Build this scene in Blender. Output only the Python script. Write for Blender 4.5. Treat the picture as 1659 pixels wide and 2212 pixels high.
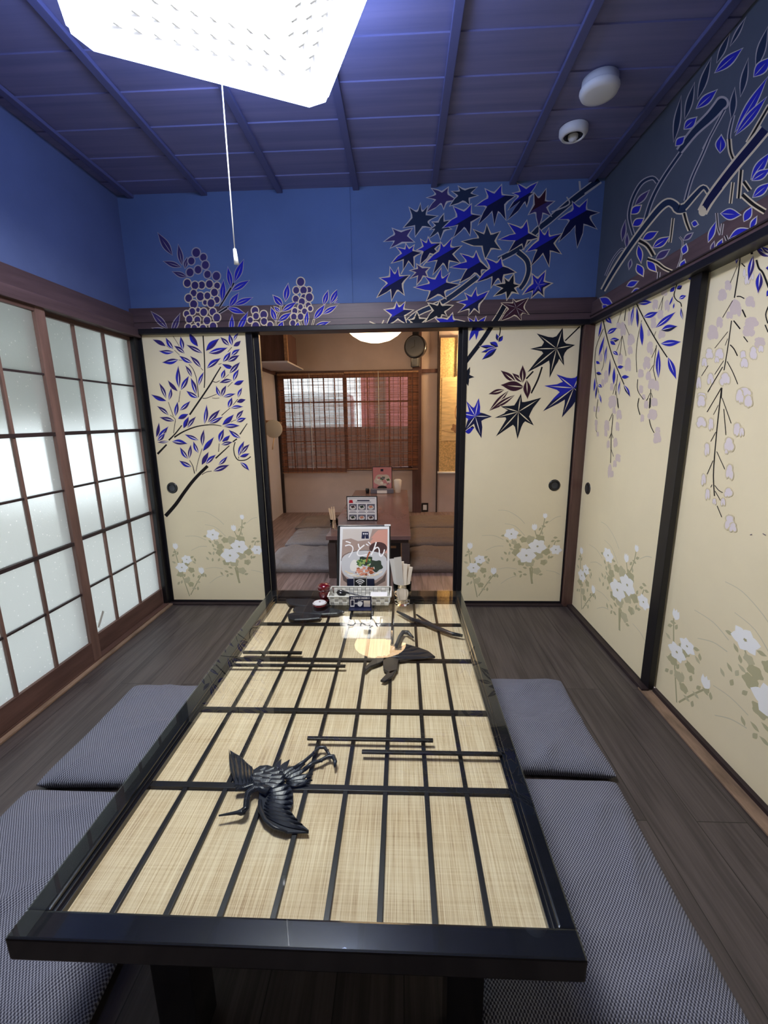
import bpy, bmesh, math, random
from mathutils import Vector, Matrix, Euler
from mathutils.geometry import tessellate_polygon
random.seed(7)
for o in list(bpy.data.objects): bpy.data.objects.remove(o)
S = bpy.context.scene
PI = math.pi
# ------------------------------------------------------------------ camera
CF, CYAW, CPIT, CROL, CH = 932.44, -0.0424, -0.2123, -0.0134, 1.2371
def cam_axes():
    cy, sy, cp, sp, cr, sr = math.cos(CYAW), math.sin(CYAW), math.cos(CPIT), math.sin(CPIT), math.cos(CROL), math.sin(CROL)
    F = Vector((sy*cp, cy*cp, sp)); R = Vector((cy, -sy, 0)); U = R.cross(F)
    return R*cr+U*sr, U*cr-R*sr, F
AR, AU, AF = cam_axes()
cam = bpy.data.cameras.new('camera'); camo = bpy.data.objects.new('camera', cam); S.collection.objects.link(camo)
m = Matrix((AR, AU, -AF)).transposed().to_4x4(); m.translation = Vector((0, 0, CH)); camo.matrix_world = m
cam.sensor_fit = 'HORIZONTAL'; cam.sensor_width = 36; cam.lens = CF*36/1659; cam.clip_start = 0.02
S.camera = camo
# ------------------------------------------------------------------ light and exposure
S.view_settings.view_transform = 'Standard'; S.view_settings.look = 'None'
S.view_settings.exposure = 0.85; S.view_settings.gamma = 1; S.view_settings.use_curve_mapping = False
W = bpy.data.worlds.new('world'); S.world = W; W.use_nodes = True
W.node_tree.nodes['Background'].inputs[0].default_value = (0.92, 0.96, 1, 1)
W.node_tree.nodes['Background'].inputs[1].default_value = 2.7      # bright overcast sky outside the windows
LAMP_E, LAMP_SIDE_E, DOME_E = 40.0, 7.5, 5.5
# ------------------------------------------------------------------ numbers of the room
D, LW, RW, CZ, HK, TZ = 2.7524, -1.632, 1.125, 2.512, 1.765, 0.4022
BY = 5.73      # back wall of the room beyond
def ray(x, y): return AF + AR*((x-829.5)/CF) - AU*((y-1106)/CF)
def on(ax, val, x, y):      # where a sight line meets the plane of a wall or a table
    d = ray(x, y); c = Vector((0, 0, CH)); return c + d*((val-c[ax])/d[ax])
# ------------------------------------------------------------------ materials
def lin(c): return tuple(((v/255)/12.92 if v/255 <= .04045 else ((v/255+.055)/1.055)**2.4) for v in c)+(1,)
MATS = {}
def mat(name, col=(128,128,128), rough=.6, spec=.5, metal=0, var=0, vscale=(8,8,8), bump=0, bscale=40, emit=None, estr=0, coat=0, alpha=1, trans=0, ior=1.45):
    if name in MATS: return MATS[name]
    M = bpy.data.materials.new(name); M.use_nodes = True; N = M.node_tree.nodes; L = M.node_tree.links
    b = N['Principled BSDF']; b.inputs['Base Color'].default_value = lin(col); b.inputs['Roughness'].default_value = rough
    b.inputs['Specular IOR Level'].default_value = spec; b.inputs['Metallic'].default_value = metal
    b.inputs['Coat Weight'].default_value = coat; b.inputs['Coat Roughness'].default_value = .08; b.inputs['Alpha'].default_value = alpha
    b.inputs['Transmission Weight'].default_value = trans; b.inputs['IOR'].default_value = ior
    if emit: b.inputs['Emission Color'].default_value = lin(emit); b.inputs['Emission Strength'].default_value = estr
    tc = N.new('ShaderNodeTexCoord')
    if var:
        mp = N.new('ShaderNodeMapping'); mp.inputs['Scale'].default_value = vscale; L.new(tc.outputs['Object'], mp.inputs['Vector'])
        nz = N.new('ShaderNodeTexNoise'); nz.inputs['Scale'].default_value = 1; nz.inputs['Detail'].default_value = 6; nz.inputs['Roughness'].default_value = .6; L.new(mp.outputs[0], nz.inputs['Vector'])
        r = N.new('ShaderNodeValToRGB'); c = lin(col)
        r.color_ramp.elements[0].position = .3; r.color_ramp.elements[1].position = .7
        r.color_ramp.elements[0].color = tuple(v*(1-var) for v in c[:3])+(1,); r.color_ramp.elements[1].color = tuple(min(1, v*(1+var)) for v in c[:3])+(1,)
        L.new(nz.outputs[0], r.inputs[0]); L.new(r.outputs[0], b.inputs['Base Color'])
    if bump:
        n2 = N.new('ShaderNodeTexNoise'); n2.inputs['Scale'].default_value = bscale; n2.inputs['Detail'].default_value = 4; L.new(tc.outputs['Object'], n2.inputs['Vector'])
        bp = N.new('ShaderNodeBump'); bp.inputs['Strength'].default_value = bump; bp.inputs['Distance'].default_value = .005; L.new(n2.outputs[0], bp.inputs['Height']); L.new(bp.outputs[0], b.inputs['Normal'])
    MATS[name] = M; return M
def film(names):
    for n in names: i = MATS[n].node_tree.nodes['Principled BSDF'].inputs; i['Coat Weight'].default_value = 1; i['Coat IOR'].default_value = 2.3; i['Coat Roughness'].default_value = .05
def nodes(name):
    M = bpy.data.materials.new(name); M.use_nodes = True; MATS[name] = M
    return M, M.node_tree.nodes, M.node_tree.links, M.node_tree.nodes['Principled BSDF']
def mathn(N, L, op, a, b=None, c=None):
    n = N.new('ShaderNodeMath'); n.operation = op
    for i, v in enumerate((a, b, c)):
        if v is None: continue
        if isinstance(v, (int, float)): n.inputs[i].default_value = v
        else: L.new(v, n.inputs[i])
    return n.outputs[0]
def ramp(N, L, fac, stops):
    r = N.new('ShaderNodeValToRGB'); e = r.color_ramp.elements
    while len(e) < len(stops): e.new(.5)
    for i, (p, c) in enumerate(stops): e[i].position = p; e[i].color = lin(c)
    L.new(fac, r.inputs[0]); return r.outputs[0]

mat('black_lacquer', (20,22,28), .22, .5, var=.3, vscale=(6,6,6), coat=.5)
mat('carved_black', (34,37,46), .34, .6, bump=.04, bscale=90)
mat('black_wood', (22,21,24), .38, .5, bump=.05, bscale=60)
mat('door_black', (22,21,26), .35, .5)
mat('brown_wood', (84,60,54), .34, .5, var=.35, vscale=(30,30,2.5), coat=.25)
mat('brown_wood_h', (84,66,68), .42, .5, var=.3, vscale=(2,2,40))
mat('shoji_wood', (112,86,77), .5, .4, var=.3, vscale=(30,30,3))
mat('shoji_wood_h', (94,70,63), .5, .4, var=.3, vscale=(30,3,30))
mat('dark_trim', (48,38,40), .5, .4, var=.25, vscale=(3,20,20))
mat('sill_wood', (140,117,98), .6, .3, var=.45, vscale=(20,5,20))
mat('navy_wall_left_hazed', (88,102,142), .85, .25, var=.10, vscale=(2.2,2.2,2.2), bump=.1, bscale=120)  # same wall paint, with some of the lamp's blue haze mixed in
mat('navy_wall_right', (82,88,100), .85, .25, var=.10, vscale=(2.2,2.2,2.2), bump=.1, bscale=120)  # same paint, lightened for haze but greyer than on the lamp side
mat('navy_wall_hazed', (96,118,160), .85, .25, var=.10, vscale=(2.2,2.2,2.2), bump=.1, bscale=120)  # paint lightened and blued to carry the haze around the lamp
mat('batten', (90,94,136), .7, .3)
mat('plain_wall', (150,140,128), .9, .2)
mat('fusuma_paper', (238,225,190), .75, .3, var=.035, vscale=(3,3,3))
# paints
PAINT = dict(p_blue=(36,40,172), p_navy=(20,24,66), p_dark=(14,20,34), p_purple=(50,36,108), p_maroon=(58,24,40), p_cream=(222,204,170), p_halo=(232,218,184),
    p_white=(238,230,224), p_grey=(176,166,164), p_black=(20,15,16), p_lilac=(214,197,190), p_lilac2=(230,219,220), p_beige=(216,203,168), p_olive=(190,184,146),
    p_olive2=(203,196,160), p_petal=(252,252,250), p_mark=(120,110,120), p_dusk=(64,52,104), p_teal=(34,48,74), p_dusklight=(196,190,182), p_stem=(182,176,138), p_grass=(214,206,176))
for k, c in PAINT.items(): mat(k, c, .7, .3)
mat('metal_black', (24,25,28), .3, .6, coat=.4)
mat('pull_inner', (70,72,78), .35, .6, metal=.6)
mat('plastic_white', (225,228,230), .45, .5)
mat('lens_dark', (30,34,48), .1, .6)
mat('cord_white', (235,238,240), .5, .4)
mat('plaster_far', (196,180,174), .9, .2, var=.08, vscale=(3,3,3), bump=.2, bscale=90)
mat('plaster_side', (186,182,190), .9, .2, var=.10, vscale=(2,2,2), bump=.3, bscale=60)
mat('far_ceiling', (96,88,92), .8, .3, var=.15, vscale=(2,18,4))
mat('far_pillar', (92,67,65), .5, .4, var=.3, vscale=(20,20,3))
mat('far_table_top', (112,88,86), .25, .5, var=.22, vscale=(6,3,6))
mat('far_table_wood', (70,58,56), .5, .4, var=.2, vscale=(6,6,20))
mat('cushion_brown', (118,106,100), .95, .1, var=.12, vscale=(70,70,70), bump=.3, bscale=200)
mat('cushion_grey', (128,126,132), .95, .1, var=.12, vscale=(70,70,70), bump=.3, bscale=200)
mat('paper_white', (236,235,236), .6, .4)
mat('gloss_white', (236,238,240), .12, .5, coat=.6)
mat('menu_navy', (30,34,62), .35, .5)
mat('menu_bg', (172,150,140), .14, .5, var=.12, vscale=(8,8,10), coat=.8)
mat('art_pale', (214,206,200), .14, .5, coat=.8)
mat('art_hand', (214,158,142), .14, .5, coat=.8)
mat('art_cup', (78,50,50), .14, .5, coat=.8)
mat('art_bowl', (206,208,212), .14, .5, coat=.8)
mat('art_bowl_dark', (92,78,74), .14, .5, coat=.8)
mat('art_green', (62,104,60), .14, .5, coat=.8)
mat('art_green2', (150,176,96), .14, .5, coat=.8)
mat('art_dgreen', (34,56,42), .14, .5, coat=.8)
mat('art_salmon', (226,150,120), .14, .5, coat=.8)
mat('art_noodle', (238,216,176), .14, .5, coat=.8)
mat('art_egg', (240,238,232), .14, .5, coat=.8)
mat('art_broth', (160,84,48), .14, .5, coat=.8)
mat('art_red', (196,40,52), .2, .5)
mat('art_pink', (198,138,146), .14, .5, coat=.8)
mat('art_line', (110,110,124), .3, .4)
mat('weave_white', (228,228,220), .5, .4, bump=.1, bscale=400)
mat('weave_grey', (198,198,192), .5, .4, bump=.1, bscale=400)
mat('dark_red_lacquer', (98,16,26), .12, .6, coat=1)
mat('straw_paper', (232,222,208), .5, .4)
mat('plastic_film', (240,240,240), .15, .5, alpha=.55)
mat('bamboo_sticks', (222,196,164), .6, .3)
mat('wicker', (164,128,100), .6, .3, var=.3, vscale=(40,40,40))
mat('scroll_paper', (232,206,160), .8, .2, var=.22, vscale=(6,6,34))
mat('scroll_silk', (216,186,134), .7, .3, var=.35, vscale=(60,60,60))
mat('clock_wood', (26,26,34), .3, .5, coat=.5)
mat('clock_face', (70,76,88), .3, .5)
mat('outside_red', (190,120,120), .8, .2, var=.2, vscale=(2,2,20), emit=(215,150,150), estr=.0)
mat('outside_white', (235,240,242), .8, .2)
mat('outside_grey', (112,98,92), .8, .2, var=.3, vscale=(4,4,4))
mat('leaf_green', (86,112,82), .7, .3, var=.4, vscale=(6,6,6))
mat('ground', (150,145,138), .9, .2)
mat('diffuser', (255,255,255), .5, .2, emit=(255,251,244), estr=LAMP_E)
mat('shade_side', (250,250,252), .4, .4, emit=(176,196,255), estr=LAMP_SIDE_E)
mat('louver', (190,194,204), .4, .4, emit=(240,244,255), estr=.25)
mat('dome', (255,250,240), .4, .4, emit=(255,212,160), estr=DOME_E)
mat('spot_bulb', (255,250,240), .4, .4, emit=(255,214,156), estr=330)

film(('menu_bg','art_pale','art_hand','art_cup','art_bowl','art_bowl_dark','art_green','art_green2','art_dgreen','art_salmon','art_noodle','art_egg','art_broth','gloss_white'))
def wood_floor(name, c0, c1, seam, px=.0, rough=.45):
    M, N, L, b = nodes(name)
    tc = N.new('ShaderNodeTexCoord'); sp = N.new('ShaderNodeSeparateXYZ'); L.new(tc.outputs['Object'], sp.inputs[0])
    cb = N.new('ShaderNodeCombineXYZ'); L.new(sp.outputs[1], cb.inputs[0]); L.new(sp.outputs[0], cb.inputs[1])
    br = N.new('ShaderNodeTexBrick'); br.inputs['Scale'].default_value = 1; br.inputs['Brick Width'].default_value = 1.82; br.inputs['Row Height'].default_value = .152
    br.inputs['Mortar Size'].default_value = .0016; br.inputs['Mortar Smooth'].default_value = .3; br.offset = .37
    br.inputs['Color1'].default_value = (0,0,0,1); br.inputs['Color2'].default_value = (1,1,1,1); br.inputs['Mortar'].default_value = (.5,.5,.5,1); L.new(cb.outputs[0], br.inputs['Vector'])
    # grain: noise stretched along the boards, shifted from board to board
    ad = N.new('ShaderNodeVectorMath'); ad.operation = 'ADD'; L.new(tc.outputs['Object'], ad.inputs[0])
    sc = N.new('ShaderNodeVectorMath'); sc.operation = 'SCALE'; sc.inputs['Scale'].default_value = 7; L.new(br.outputs['Color'], sc.inputs[0]); L.new(sc.outputs[0], ad.inputs[1])
    mp = N.new('ShaderNodeMapping'); mp.inputs['Scale'].default_value = (14, 1.1, 1); L.new(ad.outputs[0], mp.inputs['Vector'])
    wv = N.new('ShaderNodeTexNoise'); wv.inputs['Scale'].default_value = 1; wv.inputs['Detail'].default_value = 2; L.new(mp.outputs[0], wv.inputs['Vector'])
    s = mathn(N, L, 'MULTIPLY', wv.outputs[0], 26); s = mathn(N, L, 'SINE', s); 
    mp2 = N.new('ShaderNodeMapping'); mp2.inputs['Scale'].default_value = (160, 5, 1); L.new(ad.outputs[0], mp2.inputs['Vector'])
    fn = N.new('ShaderNodeTexNoise'); fn.inputs['Scale'].default_value = 1; fn.inputs['Detail'].default_value = 4; L.new(mp2.outputs[0], fn.inputs['Vector'])
    f = mathn(N, L, 'MULTIPLY_ADD', s, .16, fn.outputs[0])
    f = mathn(N, L, 'MULTIPLY_ADD', br.outputs['Color'], .16, f)
    col = ramp(N, L, f, [(.3, c0), (.85, c1)])
    mx = N.new('ShaderNodeMix'); mx.data_type = 'RGBA'; L.new(br.outputs['Fac'], mx.inputs['Factor']); L.new(col, mx.inputs['A']); mx.inputs['B'].default_value = lin(seam)
    L.new(mx.outputs['Result'], b.inputs['Base Color']); b.inputs['Roughness'].default_value = rough
    bp = N.new('ShaderNodeBump'); bp.inputs['Strength'].default_value = .25; bp.inputs['Distance'].default_value = .002; L.new(f, bp.inputs['Height']); L.new(bp.outputs[0], b.inputs['Normal'])
    return M
wood_floor('floor_boards', (58,52,52), (84,76,75), (30,26,26))
wood_floor('floor_boards_far', (104,86,84), (146,126,124), (60,46,42))
def ceiling_boards():
    M, N, L, b = nodes('ceiling_boards')
    tc = N.new('ShaderNodeTexCoord'); mp = N.new('ShaderNodeMapping'); mp.inputs['Scale'].default_value = (1.3, 26, 1); L.new(tc.outputs['Object'], mp.inputs['Vector'])
    nz = N.new('ShaderNodeTexNoise'); nz.inputs['Scale'].default_value = 1; nz.inputs['Detail'].default_value = 5; L.new(mp.outputs[0], nz.inputs['Vector'])
    col = ramp(N, L, nz.outputs[0], [(.3, (104,108,150)), (.7, (124,124,166))])  # board colours raised to include the lamp's blue haze
    L.new(col, b.inputs['Base Color']); b.inputs['Roughness'].default_value = .7
ceiling_boards()
def fabric():
    M, N, L, b = nodes('cushion_check')
    uv = N.new('ShaderNodeUVMap'); uv.uv_map = 'UVMap'
    ns = N.new('ShaderNodeTexNoise'); ns.inputs['Scale'].default_value = 9; L.new(uv.outputs[0], ns.inputs['Vector'])
    sc = N.new('ShaderNodeVectorMath'); sc.operation = 'MULTIPLY_ADD'; L.new(ns.outputs['Color'], sc.inputs[0]); sc.inputs[1].default_value = (.006, .006, 0); L.new(uv.outputs[0], sc.inputs[2])
    sp = N.new('ShaderNodeSeparateXYZ'); L.new(sc.outputs[0], sp.inputs[0])
    # woven dots: staggered rows, 5 mm x 6 mm
    a = mathn(N, L, 'SINE', mathn(N, L, 'MULTIPLY', sp.outputs[0], 2*PI/.0074)); c = mathn(N, L, 'SINE', mathn(N, L, 'MULTIPLY', sp.outputs[1], 2*PI/.0090))
    f = mathn(N, L, 'MULTIPLY', a, c); f = mathn(N, L, 'MULTIPLY_ADD', f, .9, .5)
    n3 = N.new('ShaderNodeTexNoise'); n3.inputs['Scale'].default_value = 420; L.new(uv.outputs[0], n3.inputs['Vector'])
    f = mathn(N, L, 'MULTIPLY_ADD', n3.outputs[0], .5, mathn(N, L, 'SUBTRACT', f, .25))
    col = ramp(N, L, f, [(.22, (66,68,82)), (.8, (152,156,172))])
    L.new(col, b.inputs['Base Color']); b.inputs['Roughness'].default_value = .95; b.inputs['Specular IOR Level'].default_value = .15
    bp = N.new('ShaderNodeBump'); bp.inputs['Strength'].default_value = .6; bp.inputs['Distance'].default_value = .002; L.new(f, bp.inputs['Height']); L.new(bp.outputs[0], b.inputs['Normal'])
fabric()
def woven_sheet():
    M, N, L, b = nodes('woven_sheet')
    tc = N.new('ShaderNodeTexCoord')
    def n(scale, det=3):
        mp = N.new('ShaderNodeMapping'); mp.inputs['Scale'].default_value = scale; L.new(tc.outputs['Object'], mp.inputs['Vector'])
        z = N.new('ShaderNodeTexNoise'); z.inputs['Scale'].default_value = 1; z.inputs['Detail'].default_value = det; L.new(mp.outputs[0], z.inputs['Vector']); return z.outputs[0]
    f = mathn(N, L, 'MULTIPLY_ADD', n((560, 7, 1)), .85, mathn(N, L, 'MULTIPLY', n((6, 330, 1)), .26))
    f = mathn(N, L, 'MULTIPLY_ADD', n((2.5, 9, 1)), .3, f)
    col = ramp(N, L, f, [(.42, (158,126,94)), (.66, (214,190,154)), (.9, (240,222,190))])
    L.new(col, b.inputs['Base Color']); b.inputs['Roughness'].default_value = .85
woven_sheet()
def glass_thin(name, tint=(1,1,1), rough=0.0, ior=1.5):
    M, N, L, b = nodes(name); N.remove(b); out = N['Material Output']
    t = N.new('ShaderNodeBsdfTransparent'); t.inputs[0].default_value = tint+(1,); g = N.new('ShaderNodeBsdfGlossy'); g.inputs['Roughness'].default_value = rough
    fr = N.new('ShaderNodeFresnel'); fr.inputs[0].default_value = ior; mx = N.new('ShaderNodeMixShader')
    ge = N.new('ShaderNodeNewGeometry'); L.new(mathn(N, L, 'MULTIPLY', fr.outputs[0], mathn(N, L, 'SUBTRACT', 1, ge.outputs['Backfacing'])), mx.inputs[0]); L.new(t.outputs[0], mx.inputs[1]); L.new(g.outputs[0], mx.inputs[2]); L.new(mx.outputs[0], out.inputs[0])
glass_thin('table_glass', (.96,.98,.97), 0.004, 1.55)
glass_thin('window_glass', (.95,.97,.97)); mat('tumbler_glass', (255,255,255), .01, .8, trans=1, ior=1.18)
def frosted():
    M, N, L, b = nodes('frosted_glass'); N.remove(b); out = N['Material Output']
    tc = N.new('ShaderNodeTexCoord'); vo = N.new('ShaderNodeTexVoronoi'); vo.inputs['Scale'].default_value = 42; L.new(tc.outputs['Object'], vo.inputs['Vector'])
    st = ramp(N, L, vo.outputs['Distance'], [(.07, (255,255,255)), (.17, (224,228,228))])
    v2 = N.new('ShaderNodeTexNoise'); v2.inputs['Scale'].default_value = 260; L.new(tc.outputs['Object'], v2.inputs['Vector'])
    t = N.new('ShaderNodeBsdfTranslucent'); L.new(st, t.inputs[0])
    r = N.new('ShaderNodeBsdfRefraction'); r.inputs['Roughness'].default_value = .42; r.inputs['IOR'].default_value = 1.1; L.new(st, r.inputs[0])
    g = N.new('ShaderNodeBsdfGlossy'); g.inputs['Roughness'].default_value = .3
    bp = N.new('ShaderNodeBump'); bp.inputs['Strength'].default_value = .5; bp.inputs['Distance'].default_value = .002; L.new(v2.outputs[0], bp.inputs['Height'])
    for s in (r, g): L.new(bp.outputs[0], s.inputs['Normal'])
    m1 = N.new('ShaderNodeMixShader'); m1.inputs[0].default_value = .6; L.new(t.outputs[0], m1.inputs[1]); L.new(r.outputs[0], m1.inputs[2])
    m2 = N.new('ShaderNodeMixShader'); m2.inputs[0].default_value = .06; L.new(m1.outputs[0], m2.inputs[1]); L.new(g.outputs[0], m2.inputs[2]); L.new(m2.outputs[0], out.inputs[0])
frosted()
def blind():
    M, N, L, b = nodes('reed_blind'); out = N['Material Output']
    tc = N.new('ShaderNodeTexCoord'); sp = N.new('ShaderNodeSeparateXYZ'); L.new(tc.outputs['Object'], sp.inputs[0])
    mp = N.new('ShaderNodeMapping'); mp.inputs['Scale'].default_value = (1.6, 1, 190); L.new(tc.outputs['Object'], mp.inputs['Vector'])
    nz = N.new('ShaderNodeTexNoise'); nz.inputs['Scale'].default_value = 1; nz.inputs['Detail'].default_value = 2; L.new(mp.outputs[0], nz.inputs['Vector'])
    col = ramp(N, L, nz.outputs[0], [(.3, (98,58,40)), (.7, (150,98,72))]); L.new(col, b.inputs['Base Color']); b.inputs['Roughness'].default_value = .6
    fac = mathn(N, L, 'MULTIPLY_ADD', nz.outputs[0], 1.0, .27)      # share of reed against gap, finer than the eye resolves
    fac = mathn(N, L, 'MAXIMUM', mathn(N, L, 'MINIMUM', fac, .92), .2)
    t = N.new('ShaderNodeBsdfTransparent'); mx = N.new('ShaderNodeMixShader'); L.new(fac, mx.inputs[0]); L.new(t.outputs[0], mx.inputs[1]); L.new(b.outputs[0], mx.inputs[2]); L.new(mx.outputs[0], out.inputs[0])
blind()
# ------------------------------------------------------------------ mesh builder
class B:
    def __init__(s): s.bm = bmesh.new(); s.mats = []; s.uv = None
    def mi(s, m):
        if m not in s.mats: s.mats.append(m)
        return s.mats.index(m)
    def face(s, pts, m, sm=False):
        try: f = s.bm.faces.new([s.bm.verts.new(p) for p in pts])
        except ValueError: return None
        f.material_index = s.mi(m); f.smooth = sm; return f
    def mesh(s, verts, faces, m, sm=False):
        vs = [s.bm.verts.new(v) for v in verts]; k = s.mi(m)
        for f in faces:
            try: q = s.bm.faces.new([vs[i] for i in f])
            except ValueError: continue
            q.material_index = k; q.smooth = sm
        return vs
    def box(s, x0, x1, y0, y1, z0, z1, m, bev=0, M=None):
        x0, x1 = sorted((x0, x1)); y0, y1 = sorted((y0, y1)); z0, z1 = sorted((z0, z1))
        t = bmesh.new(); bmesh.ops.create_cube(t, size=1)
        for v in t.verts: v.co = Vector((x0+(v.co.x+.5)*(x1-x0), y0+(v.co.y+.5)*(y1-y0), z0+(v.co.z+.5)*(z1-z0)))
        if bev: bmesh.ops.bevel(t, geom=t.edges[:], offset=bev, segments=2, affect='EDGES', profile=.6)
        if M: bmesh.ops.transform(t, matrix=M, verts=t.verts)
        t.verts.index_update(); s.mesh([v.co.copy() for v in t.verts], [[v.index for v in f.verts] for f in t.faces], m); t.free()
    def tube(s, pts, r, m, n=8, flat=1, cap=True):
        pts = [Vector(p) for p in pts]; rs = r if isinstance(r, (list, tuple)) else [r]*len(pts); V = []; up = Vector((0,0,1))
        for i, p in enumerate(pts):
            d = (pts[min(i+1, len(pts)-1)]-pts[max(i-1, 0)]).normalized()
            a = d.cross(up); a = a.normalized() if a.length > .1 else Vector((1,0,0)); b = a.cross(d)
            V += [p+a*math.cos(2*PI*k/n)*rs[i]+b*math.sin(2*PI*k/n)*rs[i]*flat for k in range(n)]
        Fc = [[i*n+k, i*n+(k+1) % n, (i+1)*n+(k+1) % n, (i+1)*n+k] for i in range(len(pts)-1) for k in range(n)]
        if cap: Fc += [list(range(n))[::-1], [(len(pts)-1)*n+k for k in range(n)]]
        s.mesh(V, Fc, m, True)
    def lathe(s, prof, m, c=(0,0,0), n=32, M=None):
        V = []; 
        for r, z in prof: V += [Vector((c[0]+r*math.cos(2*PI*k/n), c[1]+r*math.sin(2*PI*k/n), c[2]+z)) for k in range(n)]
        if M: V = [M @ v for v in V]
        Fc = [[i*n+k, i*n+(k+1) % n, (i+1)*n+(k+1) % n, (i+1)*n+k] for i in range(len(prof)-1) for k in range(n)]
        s.mesh(V, Fc, m, True)
    def prism(s, poly, z0, z1, m, bev=0):        # outline in plan, given real thickness
        t = bmesh.new(); f = t.faces.new([t.verts.new((p[0], p[1], z0)) for p in poly])
        if f.normal.z == 0: f.normal_update()
        r = bmesh.ops.extrude_face_region(t, geom=[f]); up = [v for v in r['geom'] if isinstance(v, bmesh.types.BMVert)]
        for v in up: v.co.z = z1
        bmesh.ops.recalc_face_normals(t, faces=t.faces)
        if bev:
            e = [e for e in t.edges if all(abs(v.co.z-z1) < 1e-6 for v in e.verts)]
            bmesh.ops.bevel(t, geom=e, offset=bev, segments=1, affect='EDGES')
        bmesh.ops.triangulate(t, faces=[f for f in t.faces if len(f.verts) > 4]); t.verts.index_update()
        s.mesh([v.co.copy() for v in t.verts], [[v.index for v in f.verts] for f in t.faces], m); t.free()
    def build(s, name, parent=None, loc=None, label=None, cat=None, group=None, kind=None, recalc=True):
        if recalc: bmesh.ops.recalc_face_normals(s.bm, faces=s.bm.faces)
        me = bpy.data.meshes.new(name); s.bm.to_mesh(me); s.bm.free()
        for k in s.mats: me.materials.append(MATS[k])
        o = bpy.data.objects.new(name, me); S.collection.objects.link(o)
        if loc: me.transform(Matrix.Translation(-Vector(loc))); o.location = loc
        if parent:
            o.parent = parent
            if parent.type == 'EMPTY' or True: o.matrix_parent_inverse = parent.matrix_world.inverted() if parent.type != 'EMPTY' else Matrix.Translation(-parent.location)
        tag(o, label, cat, group, kind); return o
def tag(o, label=None, cat=None, group=None, kind=None):
    for k, v in (('label', label), ('category', cat), ('group', group), ('kind', kind)):
        if v: o[k] = v
    return o
def empty(name, loc, label, cat, group=None, kind=None):
    o = bpy.data.objects.new(name, None); S.collection.objects.link(o); o.location = loc; o.empty_display_size = .05
    bpy.context.view_layer.update(); return tag(o, label, cat, group, kind)
def box_obj(name, x0, x1, y0, y1, z0, z1, m, bev=0, **k):
    b = B(); b.box(x0, x1, y0, y1, z0, z1, m, bev); return b.build(name, **k)
# ------------------------------------------------------------------ mural painter
def clip(poly, lo, hi, ax):
    for sgn, lim in ((1, lo), (-1, hi)):
        out = []
        for i in range(len(poly)):
            a, b = poly[i-1], poly[i]; da, db = (a[ax]-lim)*sgn, (b[ax]-lim)*sgn
            if da >= 0: 
                out.append(a)
                if db < 0: t = da/(da-db); out.append(tuple(a[k]+(b[k]-a[k])*t for k in (0, 1)))
            elif db >= 0: t = da/(da-db); out.append(tuple(a[k]+(b[k]-a[k])*t for k in (0, 1)))
        poly = out
        if len(poly) < 3: return []
    return poly
def clipr(poly, r):
    p = clip(poly, r[0], r[1], 0); return clip(p, r[2], r[3], 1) if p else []
class Surf:      # an upright rectangle that can carry paint: axis 1 = facing the room from the back, 0 = from the right
    def __init__(s, ax, val, rect, b): s.ax, s.val, s.rect, s.b = ax, val, rect, b
    def uv(s, x, y): p = on(s.ax, s.val, x, y); return (p[0] if s.ax == 1 else p[1], p[2])
    def put(s, poly, n, m):
        if len(poly) < 3: return
        tris = tessellate_polygon([[Vector((p[0], p[1], 0)) for p in poly]]); d = s.val-5e-5-n*4e-6
        for t in tris:
            q = clipr([poly[i] for i in t], s.rect)
            if len(q) >= 3: s.b.face([(u, d, v) if s.ax == 1 else (d, u, v) for u, v in q], m)
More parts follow.
